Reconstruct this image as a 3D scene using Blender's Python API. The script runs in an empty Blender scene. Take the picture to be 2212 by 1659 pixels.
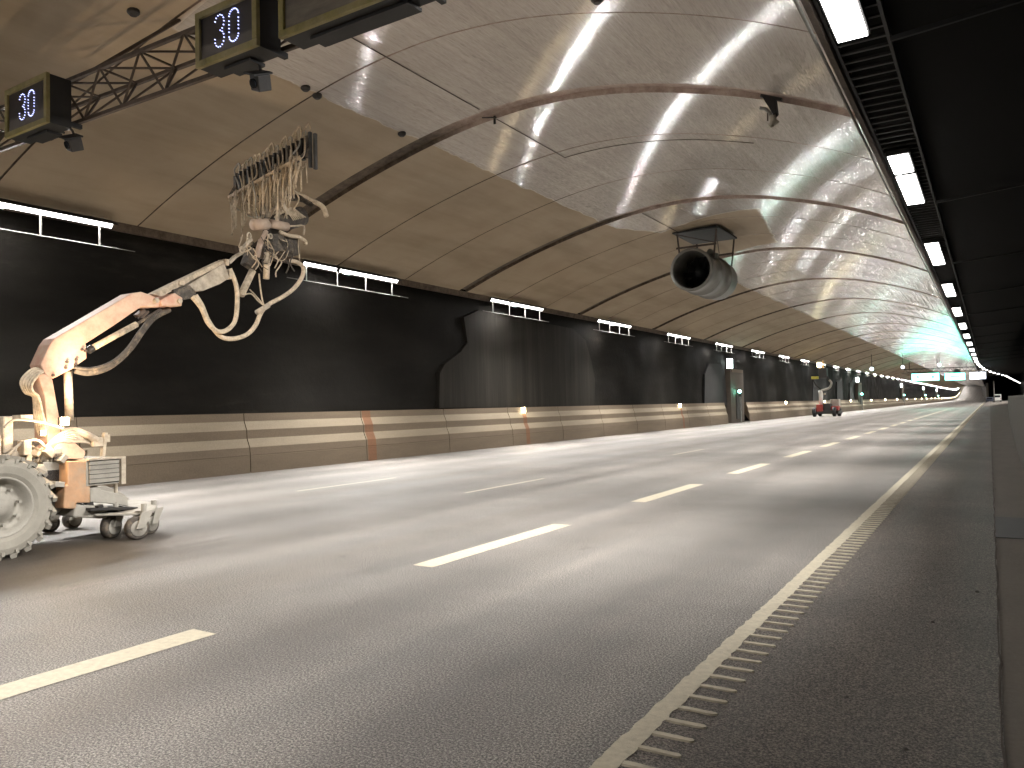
import bpy, math, random
import numpy as np
from mathutils import Vector, Matrix
random.seed(7)
SC = bpy.context.scene
COL = SC.collection
H = 1.6                                   # eye height of the photographer

# ------------------------------------------------------------------ camera
F = 769.0 / 1024.0
ROLL = math.radians(1.2)
S = 1024.0 / 2212.0
def unroll(x, y):
    u = x * S - 512; v = -(y * S - 384)
    c, s = math.cos(ROLL), math.sin(ROLL)
    return u * c + v * s, -u * s + v * c
_u, _v = unroll(2138, 857)
_ax = np.array([_u, _v, 769.0]); _ax /= np.linalg.norm(_ax)
_p = math.atan2(-_v, 769.0)
_up = np.array([0, math.cos(_p), math.sin(_p)])
_rt = np.cross(_up, _ax)
if _rt[0] < 0: _rt = -_rt
CM = np.array([_rt, _ax, _up])            # camera coords (right, up, forward) -> world
def ray(x, y):
    a, b = unroll(x, y)
    return CM @ np.array([a, b, 769.0])
def onX(x, y, X):
    r = ray(x, y); r = r * (X / r[0]); return Vector((r[0], r[1], r[2] + H))
def onY(x, y, Y):
    r = ray(x, y); r = r * (Y / r[1]); return Vector((r[0], r[1], r[2] + H))
def onZ(x, y, Z):
    r = ray(x, y); r = r * ((Z - H) / r[2]); return Vector((r[0], r[1], Z))

cam = bpy.data.cameras.new('camera'); co = bpy.data.objects.new('camera', cam); COL.objects.link(co)
cam.sensor_fit = 'HORIZONTAL'; cam.sensor_width = 36; cam.lens = 36 * F
cam.clip_start = 0.05; cam.clip_end = 3000
c_, s_ = math.cos(ROLL), math.sin(ROLL)
right = CM @ np.array([c_, -s_, 0.0]); up = CM @ np.array([s_, c_, 0.0]); fw = CM @ np.array([0, 0, 1.0])
co.matrix_world = Matrix(((right[0], up[0], -fw[0], 0), (right[1], up[1], -fw[1], 0), (right[2], up[2], -fw[2], H), (0, 0, 0, 1)))
SC.camera = co

# ------------------------------------------------------------------ render / world
SC.view_settings.view_transform = 'Standard'; SC.view_settings.look = 'None'
SC.view_settings.exposure = 1.0; SC.view_settings.gamma = 1
SC.render.engine = 'CYCLES'
SC.cycles.max_bounces = 6; SC.cycles.diffuse_bounces = 4; SC.cycles.glossy_bounces = 3
SC.cycles.caustics_reflective = False; SC.cycles.caustics_refractive = False
SC.cycles.sample_clamp_indirect = 4.0
W = bpy.data.worlds.new('World'); SC.world = W; W.use_nodes = True
bg = W.node_tree.nodes['Background']; bg.inputs[0].default_value = (0.02, 0.022, 0.03, 1); bg.inputs[1].default_value = 0.05

# ------------------------------------------------------------------ materials
def nodes(m): return m.node_tree.nodes, m.node_tree.links
class N:
    def __init__(s, m): s.m = m; s.t = m.node_tree
    def new(s, t, **k):
        n = s.t.nodes.new(t)
        for a, b in k.items(): setattr(n, a, b)
        return n
    def link(s, a, b): s.t.links.new(a, b)
    def math(s, op, a, b=None, c=None, clamp=False):
        n = s.new('ShaderNodeMath', operation=op); n.use_clamp = clamp
        for i, v in enumerate((a, b, c)):
            if v is None: continue
            if isinstance(v, (int, float)): n.inputs[i].default_value = v
            else: s.link(v, n.inputs[i])
        return n.outputs[0]
    def coords(s, scale=(1, 1, 1), kind='Object'):
        t = s.new('ShaderNodeTexCoord'); mp = s.new('ShaderNodeMapping')
        mp.inputs['Scale'].default_value = scale
        if kind == 'World':
            g = s.new('ShaderNodeNewGeometry'); s.link(g.outputs['Position'], mp.inputs[0])
        else: s.link(t.outputs[kind], mp.inputs[0])
        return mp.outputs[0]
    def noise(s, scale, detail=4, rough=.6, vec=None, out='Fac'):
        n = s.new('ShaderNodeTexNoise'); n.inputs['Scale'].default_value = scale
        n.inputs['Detail'].default_value = detail; n.inputs['Roughness'].default_value = rough
        if vec is not None: s.link(vec, n.inputs['Vector'])
        return n.outputs[out]
    def ramp(s, fac, stops):
        r = s.new('ShaderNodeValToRGB'); s.link(fac, r.inputs[0])
        e = r.color_ramp.elements
        while len(e) < len(stops): e.new(0.5)
        for el, (p, c) in zip(e, stops):
            el.position = p; el.color = (c[0], c[1], c[2], 1) if hasattr(c, '__len__') else (c, c, c, 1)
        return r.outputs[0]
    def mix(s, fac, a, b, mode='MIX'):
        n = s.new('ShaderNodeMix', data_type='RGBA', blend_type=mode)
        for inp, v in ((n.inputs[0], fac), (n.inputs[6], a), (n.inputs[7], b)):
            if isinstance(v, (int, float)): inp.default_value = v
            elif isinstance(v, tuple): inp.default_value = (*v[:3], 1)
            else: s.link(v, inp)
        return n.outputs[2]
    def bump(s, h, strength, dist=0.02):
        b = s.new('ShaderNodeBump'); b.inputs['Strength'].default_value = strength; b.inputs['Distance'].default_value = dist
        s.link(h, b.inputs['Height']); return b.outputs[0]
def mat(name):
    m = bpy.data.materials.new(name); m.use_nodes = True
    return m, N(m), m.node_tree.nodes['Principled BSDF']
def simple(name, c, rough=.7, metal=0, var=.25, scale=6, bump=.15, spec=.5, c2=None, coverage=(.4, .65)):
    m, n, b = mat(name)
    v = n.coords(kind='World')
    f = n.noise(scale, 5, .65, v)
    dark = tuple(x * (1 - var) for x in c); lite = tuple(min(1, x * (1 + var)) for x in c)
    col = n.ramp(f, [(.3, dark), (.7, lite)])
    if c2:
        f2 = n.noise(scale * .6, 6, .7, v)
        k = n.ramp(f2, [(coverage[0], 0.0), (coverage[1], 1.0)])
        col = n.mix(k, col, c2)
    n.link(col, b.inputs['Base Color'])
    b.inputs['Roughness'].default_value = rough; b.inputs['Metallic'].default_value = metal
    b.inputs['Specular IOR Level'].default_value = spec
    if bump: n.link(n.bump(n.noise(scale * 8, 4, .6, v), bump, .01), b.inputs['Normal'])
    return m
def emit(name, c, strength):
    m, n, b = mat(name)
    b.inputs['Base Color'].default_value = (.8, .8, .8, 1)
    b.inputs['Emission Color'].default_value = (*c, 1); b.inputs['Emission Strength'].default_value = strength
    return m

M = {}
M['dust'] = simple('dust_caked_metal', (.44, .38, .295), .85, var=.3, scale=9, bump=.5, c2=(.28, .23, .17), coverage=(.5, .75))
M['dust_grey'] = simple('dust_caked_grey', (.34, .32, .275), .85, var=.12, scale=4, bump=.3, c2=(.22, .205, .17), coverage=(.5, .8))
M['pink'] = simple('faded_red_paint', (.50, .235, .165), .7, var=.12, scale=4, bump=.25, c2=(.56, .42, .31), coverage=(.35, .62))
M['motor'] = simple('dusty_pink_motor', (.42, .32, .25), .8, var=.1, scale=6, bump=.2, c2=(.52, .42, .33), coverage=(.45, .65))
M['tan_panel'] = simple('ochre_painted_steel', (.46, .27, .15), .6, var=.2, scale=5, bump=.2, c2=(.36, .30, .22), coverage=(.5, .75))
M['rubber'] = simple('dusty_rubber', (.30, .28, .235), .9, var=.12, scale=3, bump=.2, c2=(.21, .195, .16), coverage=(.5, .8))
M['dark_rubber'] = simple('dark_hose_rubber', (.07, .06, .05), .8, var=.4, scale=12, bump=.6, c2=(.26, .21, .15), coverage=(.5, .72))
M['hose'] = simple('dusty_hose', (.54, .45, .33), .85, var=.3, scale=14, bump=.6, c2=(.22, .17, .12), coverage=(.5, .75))
M['black'] = simple('matt_black_metal', (.006, .006, .006), .6, var=.3, bump=.1)
M['dark_steel'] = simple('dark_steel', (.022, .02, .018), .55, var=.3, bump=.2)
M['rust'] = simple('rusty_brown_steel', (.062, .045, .034), .75, var=.35, scale=8, bump=.4)
M['galv'] = simple('galvanised_steel', (.20, .20, .18), .5, metal=.4, var=.2, bump=.1)
M['sign_frame'] = simple('yellow_green_sign_frame', (.19, .165, .05), .6, var=.35, scale=4, bump=.15, c2=(.28, .24, .13), coverage=(.4, .7))
M['paint'] = simple('road_marking_cream', (.50, .45, .34), .65, var=.14, scale=22, bump=.5, c2=(.33, .30, .23), coverage=(.56, .78))
M['red'] = simple('red_machine_paint', (.26, .03, .022), .5, var=.25, bump=.1)
M['white'] = simple('white_van_paint', (.75, .74, .7), .4, var=.08, bump=.0)
M['bluegrey'] = simple('blue_grey_car_paint', (.06, .075, .11), .35, var=.1, bump=0)
M['glass'] = simple('dark_glass', (.02, .022, .025), .1, var=.05, bump=0)
M['grille_dark'] = simple('grille_gap_dark', (.02, .018, .015), .9)
M['white_lamp'] = emit('cool_white_lamp', (1.0, .97, .93), 9)
M['white_lamp_left'] = emit('cool_white_tube', (1.0, .97, .95), 5)
M['streak_core'] = emit('added_streak_core', (1.0, .97, .95), 2300)  # added hot spot inside the left lamps, makes the ceiling streaks
M['warm_lamp'] = emit('warm_white_bollard_lamp', (1.0, .78, .45), 50)
M['work_lamp'] = emit('warm_halogen_lamp', (1.0, .72, .42), 300)
M['led'] = emit('blue_white_led', (.40, .46, 1.0), 1.7)
M['exit_lamp'] = emit('white_exit_box', (.85, 1.0, .95), 12)
M['green_signal'] = emit('green_signal_lamp', (.25, 1.0, .7), 35)
M['sign_white'] = emit('backlit_white_green', (.14, 1.0, .68), 7)
M['sign_bluewhite'] = emit('backlit_blue_white', (.75, .85, 1.0), 3)
M['sign_cyan'] = emit('backlit_cyan', (.0, .80, .62), 1.3)
for k_ in ('led', 'exit_lamp', 'sign_cyan', 'white_lamp'): M[k_].cycles.emission_sampling = 'NONE'
M['yellow_light'] = emit('yellow_work_light', (1.0, .92, .55), 10)

# asphalt
def asphalt(name, base, streak=True, rough=.52):
    m, n, b = mat(name)
    v = n.coords(kind='World')
    fine = n.noise(78, 3, .85, v)
    speck = n.noise(140, 2, .5, v)
    col = n.ramp(fine, [(.38, tuple(x * .22 for x in base)), (.5, base), (.62, tuple(x * 2.9 for x in base))])
    sp = n.ramp(speck, [(.60, 0.0), (.70, 1.0)])
    col = n.mix(n.math('MULTIPLY', sp, .75), col, (.34, .31, .28))
    sv = n.coords(scale=(1.3, .045, 1), kind='World')
    st = n.noise(1.0, 5, .6, sv)
    col = n.mix(1.0, col, n.ramp(st, [(.3, (.70, .69, .68)), (.5, (.96, .95, .94)), (.72, (1.28, 1.25, 1.22))]), 'MULTIPLY')
    bl = n.noise(.35, 6, .65, v)
    col = n.mix(1.0, col, n.ramp(bl, [(.32, (.72, .71, .70)), (.6, (1.08, 1.05, 1.03))]), 'MULTIPLY')
    # polished wheel tracks: two darker bands in each 3.5 m lane
    gx = n.new('ShaderNodeNewGeometry'); sx = n.new('ShaderNodeSeparateXYZ'); n.link(gx.outputs['Position'], sx.inputs[0])
    xw = n.math('ADD', sx.outputs[0], n.math('MULTIPLY', n.noise(.5, 3, .6, sv), .25))
    tr = n.math('COSINE', n.math('MULTIPLY', n.math('ADD', xw, 4.93 - .87), 2 * math.pi / 1.75))
    col = n.mix(1.0, col, n.ramp(n.math('ADD', n.math('MULTIPLY', tr, .5), .5), [(0.0, (1.06, 1.06, 1.06)), (1.0, (.84, .83, .82))]), 'MULTIPLY')
    drips = n.ramp(n.noise(1.1, 8, .75, v), [(.63, 1.0), (.70, .62)])
    col = n.mix(1.0, col, drips, 'MULTIPLY')
    # dark patch: the washing machine's shadow painted into the road colour
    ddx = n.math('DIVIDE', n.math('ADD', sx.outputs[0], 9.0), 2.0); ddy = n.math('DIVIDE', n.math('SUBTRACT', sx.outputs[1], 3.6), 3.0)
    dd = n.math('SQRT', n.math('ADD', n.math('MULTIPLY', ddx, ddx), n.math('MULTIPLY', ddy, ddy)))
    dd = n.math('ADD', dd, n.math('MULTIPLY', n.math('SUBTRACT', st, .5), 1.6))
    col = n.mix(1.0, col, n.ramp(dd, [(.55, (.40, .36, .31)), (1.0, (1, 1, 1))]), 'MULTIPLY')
    n.link(col, b.inputs['Base Color'])
    rr = n.ramp(st, [(.3, rough - .12), (.7, rough + .14)])
    n.link(rr, b.inputs['Roughness']); b.inputs['Specular IOR Level'].default_value = .5
    n.link(n.bump(fine, 1.0, .015), b.inputs['Normal'])
    return m
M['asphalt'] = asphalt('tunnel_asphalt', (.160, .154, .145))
M['asphalt_r'] = asphalt('shoulder_asphalt', (.118, .106, .093), rough=.6)

# vault: dry dusty cloth-like lining, washed glossy zone
def vault_material():
    m, n, b = mat('vault_lining')
    g = n.new('ShaderNodeNewGeometry'); sep = n.new('ShaderNodeSeparateXYZ'); n.link(g.outputs['Position'], sep.inputs[0])
    X, Y = sep.outputs[0], sep.outputs[1]
    v = n.coords(kind='World')
    wob = n.math('MULTIPLY', n.math('SUBTRACT', n.noise(1.2, 4, .6, v), .5), .35)
    Xw = n.math('ADD', X, wob)
    def step(a, w=.05): return n.math('ADD', n.math('DIVIDE', a, w), .5, clamp=True)
    wet = step(n.math('ADD', Xw, 10.62))
    # the patch the machine could not reach round the jet fan (skewed quad)
    def half(x0, y0, x1, y1):            # >0 on the left side of the directed edge
        dx, dy = x1 - x0, y1 - y0; L = math.hypot(dx, dy)
        t = n.math('SUBTRACT', n.math('MULTIPLY', n.math('SUBTRACT', Y, y0), dx / L), n.math('MULTIPLY', n.math('SUBTRACT', Xw, x0), dy / L))
        return step(t, .12)
    def quad(pts):
        k = None
        for i in range(len(pts)):
            h = half(*pts[i], *pts[(i + 1) % len(pts)])
            k = h if k is None else n.math('MULTIPLY', k, h)
        return k
    q1 = quad([(-9.79, 26.2), (-6.04, 24.7), (-6.9, 31.0), (-9.9, 32.6)])
    q2 = quad([(-10.9, 23.2), (-9.79, 26.2), (-9.9, 32.6), (-10.9, 31)])
    q3 = quad([(-10.9, 4.6), (-6.5, 4.4), (-6.6, 7.0), (-10.9, 7.3)])
    dry = n.math('ADD', n.math('ADD', q1, q2), q3, clamp=True)
    wet = n.math('MULTIPLY', wet, n.math('SUBTRACT', 1.0, dry))
    sv = n.coords(scale=(11, .10, 11), kind='World')
    scr = n.noise(1.0, 5, .7, sv)
    cloud = n.noise(.55, 5, .6, v)
    dryc = n.ramp(cloud, [(.25, (.34, .27, .19)), (.5, (.385, .31, .22)), (.75, (.42, .345, .25))])
    # soot streaks hanging across the dry lining
    sv2 = n.coords(scale=(1.2, .18, 1.2), kind='World')
    st2 = n.noise(1.0, 5, .65, sv2)
    dryc = n.mix(1.0, dryc, n.ramp(st2, [(.3, (.80, .80, .78)), (.55, (1, 1, 1))]), 'MULTIPLY')
    wetc = n.ramp(cloud, [(.25, (.50, .46, .425)), (.75, (.59, .555, .51))])
    wetc = n.mix(1.0, wetc, n.ramp(scr, [(.3, (.86, .85, .84)), (.6, (1, 1, 1))]), 'MULTIPLY')
    n.link(n.mix(wet, dryc, wetc), b.inputs['Base Color'])
    rg = n.math('ADD', n.math('MULTIPLY', wet, -.635), .80)
    n.link(rg, b.inputs['Roughness'])
    b.inputs['Specular IOR Level'].default_value = .5
    # the lining was brushed along the tunnel: fine ridges tilt the surface only across the arch
    sv3 = n.coords(scale=(4.5, .30, 4.5), kind='World'); sv4 = n.coords(scale=(70, 5, 70), kind='World')
    w1 = n.math('MULTIPLY', n.math('SUBTRACT', n.noise(1.0, 2, .5, sv3), .5), .38)
    w2 = n.math('MULTIPLY', n.math('SUBTRACT', n.noise(1.0, 2, .6, sv4), .5), 1.5)
    tilt = n.math('MULTIPLY', n.math('ADD', w1, w2), wet)
    cr = n.new('ShaderNodeVectorMath', operation='CROSS_PRODUCT'); n.link(g.outputs['Normal'], cr.inputs[0]); cr.inputs[1].default_value = (0, 1, 0)
    sc = n.new('ShaderNodeVectorMath', operation='SCALE'); n.link(cr.outputs[0], sc.inputs[0]); n.link(tilt, sc.inputs['Scale'])
    ad = n.new('ShaderNodeVectorMath', operation='ADD'); n.link(g.outputs['Normal'], ad.inputs[0]); n.link(sc.outputs[0], ad.inputs[1])
    nz = n.new('ShaderNodeVectorMath', operation='NORMALIZE'); n.link(ad.outputs[0], nz.inputs[0])
    n.link(nz.outputs[0], b.inputs['Normal'])
    n.link(cr.outputs[0], b.inputs['Tangent']); n.link(n.math('MULTIPLY', wet, .97), b.inputs['Anisotropic'])
    n.link(n.math('MULTIPLY', wet, .15), b.inputs['Metallic'])
    return m
M['vault'] = vault_material()
def joint_material():
    m, n, b = mat('vault_joint_band')
    g = n.new('ShaderNodeNewGeometry'); sep = n.new('ShaderNodeSeparateXYZ'); n.link(g.outputs['Position'], sep.inputs[0])
    v = n.coords(kind='World')
    w = n.math('MULTIPLY', n.math('SUBTRACT', n.noise(3, 4, .6, v), .5), 1.2)
    k = n.math('ADD', n.math('ADD', sep.outputs[0], w), 10.4, clamp=True)
    dk = n.ramp(n.noise(5, 5, .7, v), [(.35, (.045, .028, .017)), (.65, (.13, .10, .07))])
    lt = n.ramp(n.noise(4, 5, .7, v), [(.35, (.27, .20, .17)), (.65, (.46, .38, .33))])
    n.link(n.mix(k, dk, lt), b.inputs['Base Color']); b.inputs['Roughness'].default_value = .6
    return m
M['joint'] = joint_material()

def rock_material():
    m, n, b = mat('black_sprayed_rock')
    v = n.coords(kind='World')
    big = n.noise(.32, 7, .68, n.coords(scale=(1.5, .42, 1.6), kind='World'))
    col = n.ramp(big, [(.42, (.0075, .0066, .0052)), (.58, (.0125, .0112, .009)), (.66, (.024, .0215, .0175)), (.76, (.042, .038, .031))])
    n.link(col, b.inputs['Base Color']); b.inputs['Roughness'].default_value = .85
    b.inputs['Specular IOR Level'].default_value = .12
    n.link(n.bump(n.noise(3.5, 7, .7, v), .35, .05), b.inputs['Normal'])
    return m
M['rock'] = rock_material()
def panel_material():
    m, n, b = mat('board_marked_concrete')
    v = n.coords(scale=(1, 2.2, .10), kind='World')
    f = n.noise(1.6, 6, .7, v)
    col = n.ramp(f, [(.3, (.014, .0125, .0100)), (.5, (.020, .0178, .0142)), (.72, (.030, .027, .022))])
    n.link(col, b.inputs['Base Color']); b.inputs['Roughness'].default_value = .85; b.inputs['Specular IOR Level'].default_value = .15
    n.link(n.bump(f, .5, .03), b.inputs['Normal'])
    return m
M['panel'] = panel_material()
M['panel_far'] = simple('sooty_infill', (.007, .0063, .0054), .9, var=.4, scale=2)
def concrete(name, c, streak=(1, .25, 1.5), sc=1.5):
    m, n, b = mat(name)
    v = n.coords(kind='World'); sv = n.coords(scale=streak, kind='World')
    f = n.noise(sc, 6, .65, sv); g = n.noise(30, 4, .7, v)
    col = n.ramp(f, [(.28, tuple(x * .75 for x in c)), (.7, tuple(x * 1.15 for x in c))])
    col = n.mix(.35, col, n.ramp(g, [(.3, tuple(x * .6 for x in c)), (.7, tuple(x * 1.3 for x in c))]))
    n.link(col, b.inputs['Base Color']); b.inputs['Roughness'].default_value = .8; b.inputs['Specular IOR Level'].default_value = .1 if max(c) < .05 else .5
    n.link(n.bump(g, .3, .01), b.inputs['Normal'])
    return m
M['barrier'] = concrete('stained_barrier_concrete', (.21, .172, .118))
M['barrier_dark'] = concrete('barrier_dark_band', (.13, .098, .064))  # darker copy of the concrete, shade of the steep bands in the colour
M['barrier_r'] = concrete('grey_barrier_concrete', (.09, .083, .07), (1, 1.5, .3))
M['orange'] = concrete('orange_barrier_strip', (.155, .075, .036))
M['gutter'] = concrete('gutter_concrete', (.14, .122, .10), (1, .4, 1))
M['dark_void'] = concrete('unlit_black_concrete', (.005, .005, .0045))  # near-black colour stands for the darkness of the unlit space
M['station'] = concrete('brown_niche_panel', (.07, .055, .04))

def sign_glass():
    m, n, b = mat('dusty_sign_glass')
    t = n.new('ShaderNodeTexCoord'); sep = n.new('ShaderNodeSeparateXYZ'); n.link(t.outputs['Generated'], sep.inputs[0])
    w = n.noise(2.2, 5, .6, t.outputs['Generated'])
    k = n.math('ADD', n.math('MULTIPLY', sep.outputs[2], 1.0), n.math('MULTIPLY', w, .25))
    k = n.math('ADD', k, n.math('MULTIPLY', sep.outputs[0], .05))
    f = n.ramp(k, [(.44, 1.0), (.50, 0.0)])
    n.link(n.mix(f, (.022, .020, .022), (.125, .115, .105)), b.inputs['Base Color'])
    n.link(n.ramp(f, [(0, .35), (1, .9)]), b.inputs['Roughness'])
    return m
M['sign_glass'] = sign_glass()
def blank_glass():
    m, n, b = mat('dusty_blank_panel')
    v = n.coords(scale=(.6, 1, 3), kind='World')
    f = n.noise(1.5, 6, .7, v)
    n.link(n.ramp(f, [(.3, (.07, .065, .055)), (.6, (.17, .15, .12)), (.8, (.24, .21, .16))]), b.inputs['Base Color'])
    b.inputs['Roughness'].default_value = .8
    return m
M['blank_glass'] = blank_glass()

# ------------------------------------------------------------------ mesh helpers
ORG = {}
def wo(o): return ORG.get(o.name, Vector(o.location))
class MB:
    def __init__(s): s.v = []; s.f = []; s.mi = []
    def add(s, vs, fs, mi=0):
        k = len(s.v); s.v += [Vector(a) for a in vs]
        s.f += [tuple(i + k for i in q) for q in fs]; s.mi += [mi] * len(fs); return s
    def box(s, c, d, R=None, mi=0):
        c = Vector(c); x, y, z = d[0] / 2, d[1] / 2, d[2] / 2
        vs = [Vector((a, b, e)) for a in (-x, x) for b in (-y, y) for e in (-z, z)]
        if R is not None: vs = [R @ q for q in vs]
        return s.add([q + c for q in vs], [(0, 1, 3, 2), (4, 6, 7, 5), (0, 4, 5, 1), (2, 3, 7, 6), (0, 2, 6, 4), (1, 5, 7, 3)], mi)
    def bbox(s, p, q, mi=0):
        p, q = Vector(p), Vector(q)
        return s.box((p + q) / 2, (abs(q.x - p.x), abs(q.y - p.y), abs(q.z - p.z)), None, mi)
    def bar(s, p, q, w, h=None, mi=0):
        p, q = Vector(p), Vector(q); h = h or w; d = q - p
        R = d.to_track_quat('Y', 'Z').to_matrix()
        return s.box((p + q) / 2, (w, d.length, h), R, mi)
    def tube(s, pts, r, n=8, mi=0, caps=True):
        pts = [Vector(p) for p in pts]; m = len(pts); rs = r if hasattr(r, '__len__') else [r] * m
        vs = []; t0 = (pts[1] - pts[0]).normalized()
        a = t0.orthogonal().normalized()
        for i in range(m):
            t = (pts[min(i + 1, m - 1)] - pts[max(i - 1, 0)]).normalized()
            a = (a - t * a.dot(t)).normalized(); bb = t.cross(a)
            for k in range(n):
                th = 2 * math.pi * k / n
                vs.append(pts[i] + (a * math.cos(th) + bb * math.sin(th)) * rs[i])
        fs = [(i * n + k, i * n + (k + 1) % n, (i + 1) * n + (k + 1) % n, (i + 1) * n + k) for i in range(m - 1) for k in range(n)]
        if caps: fs += [tuple(range(n - 1, -1, -1)), tuple((m - 1) * n + k for k in range(n))]
        return s.add(vs, fs, mi)
    def cyl(s, p, q, r, n=16, mi=0): return s.tube([p, q], r, n, mi)
    def prism(s, yz, x0, x1, bevel=0, mi=0):
        n = len(yz); vs = [(x0, a, b) for a, b in yz] + [(x1, a, b) for a, b in yz]
        fs = [tuple(range(n)), tuple(range(2 * n - 1, n - 1, -1))] + [(i, i + n, (i + 1) % n + n, (i + 1) % n) for i in range(n)]
        return s.add(vs, fs, mi)
    def lathe(s, c, prof, n=40, mi=0, axis='x'):
        c = Vector(c); vs = []; m = len(prof)
        for i in range(n):
            th = 2 * math.pi * i / n
            for x, r in prof:
                if axis == 'x': vs.append(c + Vector((x, r * math.cos(th), r * math.sin(th))))
                elif axis == 'y': vs.append(c + Vector((r * math.cos(th), x, r * math.sin(th))))
                else: vs.append(c + Vector((r * math.cos(th), r * math.sin(th), x)))
        fs = [(i * m + k, i * m + (k + 1) % m, ((i + 1) % n) * m + (k + 1) % m, ((i + 1) % n) * m + k) for i in range(n) for k in range(m - 1)]
        return s.add(vs, fs, mi)
    def build(s, name, mats, parent=None, origin=None, smooth=False, bevel=0):
        if not isinstance(mats, (list, tuple)): mats = [mats]
        if origin is None:
            if parent is None: origin = Vector((0, 0, 0))
            else:
                lo = Vector([min(q[i] for q in s.v) for i in range(3)]); hi = Vector([max(q[i] for q in s.v) for i in range(3)])
                origin = (lo + hi) / 2
        origin = Vector(origin)
        me = bpy.data.meshes.new(name); me.from_pydata([tuple(q - origin) for q in s.v], [], s.f)
        for m in mats: me.materials.append(m)
        me.polygons.foreach_set('material_index', s.mi)
        import bmesh
        bm = bmesh.new(); bm.from_mesh(me); bmesh.ops.recalc_face_normals(bm, faces=bm.faces)
        bm.to_mesh(me); bm.free()
        if smooth: me.polygons.foreach_set('use_smooth', [True] * len(me.polygons))
        me.update()
        o = bpy.data.objects.new(name, me); COL.objects.link(o)
        if parent is not None:
            o.parent = parent; o.location = origin - wo(parent)
        else: o.location = origin
        ORG[o.name] = origin.copy()
        if bevel:
            b = o.modifiers.new('bevel', 'BEVEL'); b.width = bevel; b.segments = 2; b.limit_method = 'ANGLE'
        if smooth == 'auto':
            pass
        return o
def tag(o, label=None, cat=None, group=None, kind=None):
    if label: o['label'] = label
    if cat: o['category'] = cat
    if group: o['group'] = group
    if kind: o['kind'] = kind
    return o
def empty(name, loc):
    o = bpy.data.objects.new(name, None); COL.objects.link(o); o.location = loc; o.empty_display_size = .2
    ORG[o.name] = Vector(loc); return o
def copy_tree(o, parent=None, loc=None):
    c = o.copy(); COL.objects.link(c); c.parent = parent
    if loc is not None: c.location = loc
    for ch in list(o.children): copy_tree(ch, c)
    return c
def smooth_path(pts, k=6):
    pts = [Vector(p) for p in pts]; P = [pts[0]] + pts + [pts[-1]]; out = []
    for i in range(1, len(P) - 2):
        a, b, c, d = P[i - 1:i + 3]
        for j in range(k):
            t = j / k
            out.append(.5 * ((2 * b) + (c - a) * t + (2 * a - 5 * b + 4 * c - d) * t * t + (3 * b - a - 3 * c + d) * t ** 3))
    out.append(pts[-1]); return out

# ------------------------------------------------------------------ tunnel path
def hgt(y):
    if y < 430: return 0.0
    if y < 600: return .030 * (y - 430) ** 2 / 340
    return .030 * 85 + .030 * (y - 600)
def shf(y): return 0.0 if y < 450 else -.00004 * (y - 450) ** 2 if y < 650 else -1.6 - .016 * (y - 650)
YEND = 1050
FAR = [150, 175, 200, 225, 250, 275, 300, 325, 350, 375, 400, 425, 450, 475, 500, 525, 550, 575, 600, 650, 700, 760, 820, 900, 980, YEND]
def sheet(xs, ys, z=0.0, curve=True):
    b = MB(); vs = [(x + (shf(y) if curve else 0), y, z + hgt(y)) for y in ys for x in xs]
    n = len(xs)
    fs = [(j * n + i, j * n + i + 1, (j + 1) * n + i + 1, (j + 1) * n + i) for j in range(len(ys) - 1) for i in range(n - 1)]
    return b.add(vs, fs)
YS = [-40, 0, 40, 80, 120] + FAR
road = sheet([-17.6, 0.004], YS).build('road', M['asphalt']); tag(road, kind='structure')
sh = sheet([-1.50, 0.0], [-40, 0, 40, 80, 120, 150, 190, 230, 280], .004).build('road_shoulder', M['asphalt_r']); tag(sh, kind='structure')
gr = MB(); gr.add([(0.004, -40, -.004), (14, -40, -.004), (14, 400, -.004), (0.004, 400, -.004)], [(0, 1, 2, 3)])
g_ = gr.build('pavement', M['gutter']); tag(g_, kind='structure')
gd = MB(); gd.add([(-300, -300, -.5), (300, -300, -.5), (300, 1400, -.5), (-300, 1400, -.5)], [(0, 1, 2, 3)])
tag(gd.build('ground', M['dark_void']), kind='structure')

# crumbly joint between shoulder and gutter
j = MB(); y = -5.0; x = 0.0
while y < 90:
    L = random.uniform(.08, .4); w = random.uniform(.006, .018); x2 = random.uniform(-.007, .008)
    j.add([(x - w / 2, y, .006), (x + w / 2, y, .006), (x2 + w / 2, y + L, .006), (x2 - w / 2, y + L, .006)], [(0, 1, 2, 3)])
    x = x2; y += L
tag(j.build('joint_seam', M['rust']), 'dark crumbling seam between shoulder asphalt and concrete gutter', 'joint')
b = MB(); b.bbox((.005, 10.35, .0), (.45, 12.1, .006))
tag(b.build('drain_cover', M['dark_steel']), 'dark rectangular cover plate in the gutter beside the right wall', 'drain cover')

# debris on the shoulder
deb = [onZ(1830, 1500, .02), onZ(2015, 1340, .02), onZ(2110, 1278, .01), onZ(2150, 1055, .02), onZ(1955, 1612, .02)]
for k, (p, lab) in enumerate(zip(deb, ('small grey stone lying on the dark shoulder nearest the rumble strips', 'small pale stone on the shoulder asphalt, midway to the seam', 'flat pale scrap lying beside the crumbling seam', 'small dark stone beside the seam before the cover plate', 'small grey stone lying near the bottom of the shoulder'))):
    d = MB(); r = .011 + .004 * (k % 3)
    n = 7; ring = [(r * random.uniform(.7, 1.2) * math.cos(2 * math.pi * i / n), r * random.uniform(.7, 1.2) * math.sin(2 * math.pi * i / n)) for i in range(n)]
    vs = [(p.x + a, p.y + c, .005) for a, c in ring] + [(p.x + a * .6, p.y + c * .6, .005 + r * .7) for a, c in ring]
    d.add(vs, [(i, (i + 1) % n, (i + 1) % n + n, i + n) for i in range(n)] + [tuple(range(n, 2 * n))])
    tag(d.build('stone', M['dark_steel'] if k == 3 else M['barrier_r'], origin=p), lab, 'stone')

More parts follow.
